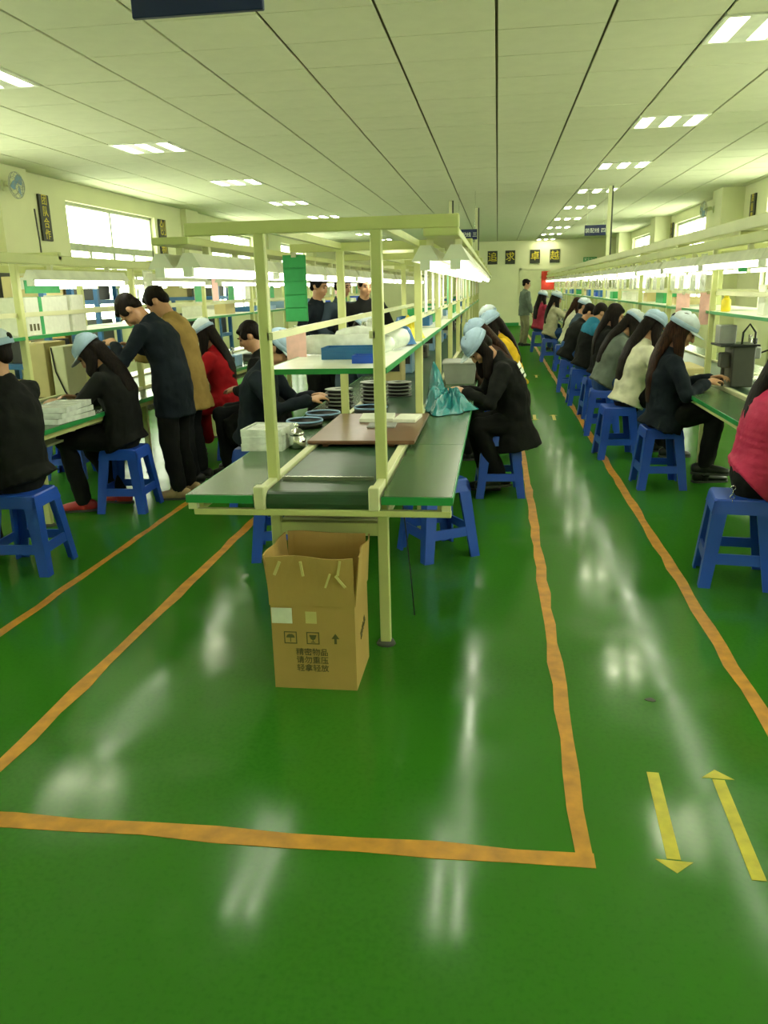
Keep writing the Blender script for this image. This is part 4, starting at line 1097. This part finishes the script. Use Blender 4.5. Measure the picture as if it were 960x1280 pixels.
solo(MB().tube([(0, 0, .66), (.02, .02, .45), (.04, .03, .2), (.05, .06, .012)], .003, 6), 'cord', M['cable'], (-.43, 3.55, 0), 'thin cord hanging below the right worktop to the floor', 'cord')

# ------------------------------------------------------------ hanging pouches, bins and papers along the lines
def pouch_row(ys, x, text, grp, seed, start=0, per=3, zr=1.385):
    rnd = random.Random(seed); n = 0; w = .21
    proto = None
    for a in ys[start:-1]:
        for k in range(per):
            y = a+.30+k*(PITCH-.5)/max(1, per-1)+rnd.uniform(-.05, .05)
            if rnd.random() < .12: continue
            t = empty('document_pouch', (x, y, zr), '%s document pouch from the near end, on %s' % (ORD[n], text), 'pouch', grp); n += 1
            part(MB().box((-.0035, -w/2, 0), (-.0005, w/2, .30)), 'pouch', M['pouch'], t)
            part(MB().box((0, -w/2+.01, .012), (.0015, w/2-.01, .29)), 'document', rnd.choice([M['paper'], M['paper'], M['paper'], M['greenp'], M['pink']]), t)
            part(MB().box((-.003, -.004, .30), (.0, .004, 1.745-zr)), 'hanger', M['steel'], t)
pouch_row(ysR, 1.70, 'the aisle side of the right line', 'document pouches on the right line', 5, start=2, per=4, zr=1.465)
pouch_row(ysC, -.455, 'the right side of the middle line', 'document pouches on the middle line', 9, start=1, per=3)
pouch_row(ysL, -3.07, 'the aisle side of the left line', 'document pouches on the left line', 12, start=2, per=3, zr=1.453)
rnd = random.Random(21)
def shelf_items(ys, xc, text, start, z=1.2325, kinds=('parts_bin', 'carton')):
    n = 0
    for i, a in enumerate(ys[start:-1]):
        for k in range(2):
            y = a+.45+.75*k; c = rnd.choice(['ltblue', 'bluemetal', 'white', 'beige', 'paper', 'blue', 'greenp'])
            colname = dict(ltblue='pale blue', bluemetal='dark blue', white='white', beige='beige', paper='off white', blue='bright blue', greenp='green')[c]
            w, d, h = rnd.uniform(.2, .4), rnd.uniform(.25, .5), rnd.uniform(.05, .14)
            binb(xc-w/2, xc+w/2, y-d/2, y+d/2, z, h, c, '%s bin, %s from the near end on the shelf of %s' % (colname, ORD[n], text)); n += 1
shelf_items(ysC, -.715, 'the middle line', 2)
shelf_items(ysR, 1.955, 'the right line', 3, 1.3125)
shelf_items(ysL, -3.33, 'the left line', 3, 1.3005)
def bench_items(ys, x, text, start, zt=.7505):
    n = 0
    for a in ys[start:-1]:
        for k in range(2):
            y = a+.35+.8*k+rnd.uniform(-.1, .1); c = rnd.choice(['grey', 'white', 'dgrey', 'bluemetal', 'beige', 'ltblue'])
            colname = dict(ltblue='pale blue', bluemetal='dark blue', white='white', beige='beige', grey='grey', dgrey='dark grey')[c]
            w, d, h = .16, rnd.uniform(.18, .3), rnd.uniform(.08, .24)
            t = empty('test_fixture', (x, y, zt), '%s bench fixture, %s from the near end on %s' % (colname, ORD[n], text), 'fixture'); n += 1
            part(MB().bbox((-w/2, -d/2, 0), (w/2, d/2, h), .008), 'case', M[c], t)
            part(MB().box((-w/2+.02, -d/2-.004, h*.45), (w/2-.02, -d/2, h*.85)), 'panel', M['black'], t)
            part(MB().cyl((0, 0, h), (0, 0, h+.08), .012, .010, 8), 'lever', M['steel'], t)
bench_items(ysC, -.88+.0, 'the middle line', 2, .7575)
bench_items(ysR, 1.60, 'the right line', 3)
bench_items(ysL, -2.95, 'the left line', 3)
# ---- right line, near bays
mc = empty('test_machine', (1.80, 6.45, .7725), 'dark grey machine with a metal box on top, right line beside the navy jacket', 'machine')
part(MB().bbox((-.06, -.12, 0), (.10, .12, .30), .008), 'cabinet', M['dgrey'], mc)
part(MB().bbox((-.16, -.15, .30), (.12, .15, .315), .004), 'top_plate', M['black'], mc)
part(MB().bbox((-.14, -.02, .315), (-.02, .12, .45), .006), 'metal_box', M['grey'], mc)
part(MB().tube([(.0, -.10, .315), (.0, -.11, .40), (.045, -.10, .46), (.09, -.10, .40), (.09, -.10, .315)], .008, 8), 'hoop', M['black'], mc, True)
part(MB().bbox((-.13, -.07, .14), (-.055, .03, .25), .01).cyl((-.10, -.02, 0), (-.10, -.02, .15), .014), 'press_head', M['dgrey'], mc)
dp = empty('bench_press', (2.04, 6.90, .7575), 'small bench press with an upright spindle on the right line', 'press')
part(MB().bbox((-.10, -.12, 0), (.10, .12, .025), .004), 'base', M['steel'], dp)
part(MB().cyl((0, .08, .025), (0, .08, .36), .016), 'column', M['steel'], dp, True)
part(MB().bbox((-.05, -.08, .18), (.05, .10, .27), .01), 'head', M['grey'], dp)
part(MB().cyl((0, -.05, .06), (0, -.05, .18), .010).cyl((0, -.05, .27), (0, -.05, .34), .018), 'spindle', M['black'], dp, True)
part(MB().tube([(.05, -.03, .22), (.14, -.06, .26)], .007, 8), 'handle', M['black'], dp, True)
yb_ = empty('bottle', (1.76, 6.72, 1.3125), 'yellow plastic bottle on the shelf of the right line', 'bottle')
part(MB().lathe([(.030, 0), (.036, .008), (.036, .085), (.018, .105)], n=18), 'body', M['yel'], yb_, True)
part(MB().lathe([(.018, .105), (.018, .125), (.008, .13)], n=14), 'cap', M['yel'], yb_, True)
carton(1.84, 6.0, 1.3125, .08, .14, .20, 'white', 'upright white box on the right line shelf near the edge of the photo')
sheet_thing('paper_sheet', 1.70, 7.05, 1.20, 1.455, .12, 'x', M['pink'], 'wider pink paper hanging in front of the right line post', 'paper')
sheet_thing('paper_sheet', 1.70, 7.95, 1.20, 1.44, .12, 'x', M['pink'], 'narrow pink paper hanging farther along the right line', 'paper')
sheet_thing('paper_sheet', 1.70, 6.15, 1.60, 1.70, .06, 'x', M['greenp'], 'small green tag hanging under the right line lamps', 'tag')
sg = MB().bbox((-.10, -.30, .0), (.10, .30, .07), .01)
solo(sg, 'work_mat', M['beige'], (1.70, 7.6, .7505), 'beige padded mat on the right line worktop', 'mat')
rbn = wthing('notice_board', (1.55, 24.5, 1.35), 'red board standing far down by the end of the right aisle', 'board')
part(MB().bbox((1.25, 24.48, 1.40), (1.62, 24.52, 1.92), .005), 'panel', M['red'], rbn)
part(MB().box((1.27, 24.49, 0), (1.31, 24.51, 1.40)).box((1.56, 24.49, 0), (1.60, 24.51, 1.40)), 'stand', M['steel'], rbn)
# ---- left line, near bays
fb = empty('file_box', (-3.22, 5.40, 1.3005), 'white file box with a green tape and dark printed squares on the left line shelf', 'box')
part(MB().bbox((-.11, -.28, 0), (.11, .27, .25), .004), 'body', M['paper'], fb)
part(MB().box((-.112, -.12, 0), (.113, -.08, .252)), 'green_tape', M['greenp'], fb)
part(MB().box((.1105, -.26, .03), (.112, -.235, .075)), 'printed_square', M['ink'], fb); part(MB().box((.1105, -.215, .03), (.112, -.19, .075)), 'printed_square', M['ink'], fb); part(MB().box((.1105, -.17, .03), (.112, -.145, .075)), 'printed_square', M['ink'], fb)
fb2 = empty('file_box', (-3.22, 5.83, 1.3005), 'narrow plain white file box just beyond the green taped one', 'box')
part(MB().bbox((-.11, -.10, 0), (.10, .10, .26), .004), 'body', M['paper'], fb2); part(MB().box((.10, -.09, .0), (.103, .09, .255)), 'spine', M['paper'], fb2)
sheet_thing('green_card', -3.085, 5.32, 1.575, 1.66, .44, 'y', M['greenp'], 'wide green card above the white file box on the left line', 'card')
carton(-3.74, 6.35, .7505, .20, .34, .44, 'beige', 'tall beige carton standing on the far side of the left line')
ct = empty('monitor_case', (-3.545, 6.36, .7575), 'cream upright case with a black cable beside the beige carton', 'case')
part(MB().bbox((-.065, -.16, 0), (.065, .16, .40), .008), 'body', M['creamlt'], ct)
part(MB().tube([(-.05, -.164, .39), (-.03, -.168, .2), (.03, -.168, .04), (.05, -.17, .01)], .006, 6), 'cable', M['cable'], ct, True)
def tray_stack():
    for i in range(3):
        tray(-2.90, 5.02+.01*i, .7505+.0355*i, 6*(i-1), 'clear parts tray on the left line between the two seated workers, %s of three' % ('bottom', 'middle', 'top')[i], .24, .42, .034, 'clear')
tray_stack()
# blue rack between the left line and the windows
def rack(x, y, lab, n=3, w=.9):
    t = wthing('storage_rack', (x, y, 0), lab, 'rack')
    for dx in (-w/2, w/2):
        for dy in (-.25, .25): part(MB().box((x+dx-.025, y+dy-.025, 0), (x+dx+.025, y+dy+.025, 1.75)), 'upright', M['bluemetal'], t)
    for i in range(n): part(MB().box((x-w/2-.02, y-.27, .35+i*.55), (x+w/2+.02, y+.27, .40+i*.55)), 'rack_shelf', M['bluemetal'], t)
    part(MB().tube([(x-w/2, y-.26, .42), (x+w/2, y-.26, .88)], .02, 6), 'brace', M['bluemetal'], t)
rack(-4.55, 7.3, 'blue steel rack behind the left line, nearest the camera'); rack(-5.4, 7.6, 'blue steel rack behind the left line, by the left edge'); rack(-4.6, 12.2, 'blue steel rack far behind the left line')
rack(-5.2, 9.6, 'blue steel rack under the left wall window')
q = 0
for (x, y) in ((-4.55, 7.3), (-5.4, 7.6), (-5.2, 9.6), (-4.6, 12.2)):
    for i in range(3):
        for dx in (-.22, .22):
            c = rnd.choice(['card', 'beige', 'dgrey', 'dgrey', 'black', 'card', 'black']); h = rnd.uniform(.2, .4); q += 1
            nmx = dict(card='brown', beige='beige', dgrey='dark grey', greenp='green', teal='teal', black='black')[c]
            carton(x+dx, y, .401+i*.55, .36, .42, h, c, '%s carton, %s shelf, %s side, of the blue rack %s' % (nmx, ('lowest', 'middle', 'top')[i], 'left' if dx < 0 else 'right', {(-4.55, 7.3): 'behind the left line', (-5.4, 7.6): 'at the left edge', (-5.2, 9.6): 'under the window', (-4.6, 12.2): 'farthest down the left'}[(x, y)]))
# ------------------------------------------------------------ apply the remeshed bodies and clothes
dg = bpy.context.evaluated_depsgraph_get()
done = []
for o in REM:
    me = bpy.data.meshes.new_from_object(o.evaluated_get(dg)); done.append((o, me))
for o, me in done:
    o.modifiers.clear(); old = o.data; nm = o.name; o.data = me
    if not me.materials and old.materials: me.materials.append(old.materials[0])
    me.polygons.foreach_set('use_smooth', [True]*len(me.polygons))
    bpy.data.meshes.remove(old); me.name = nm
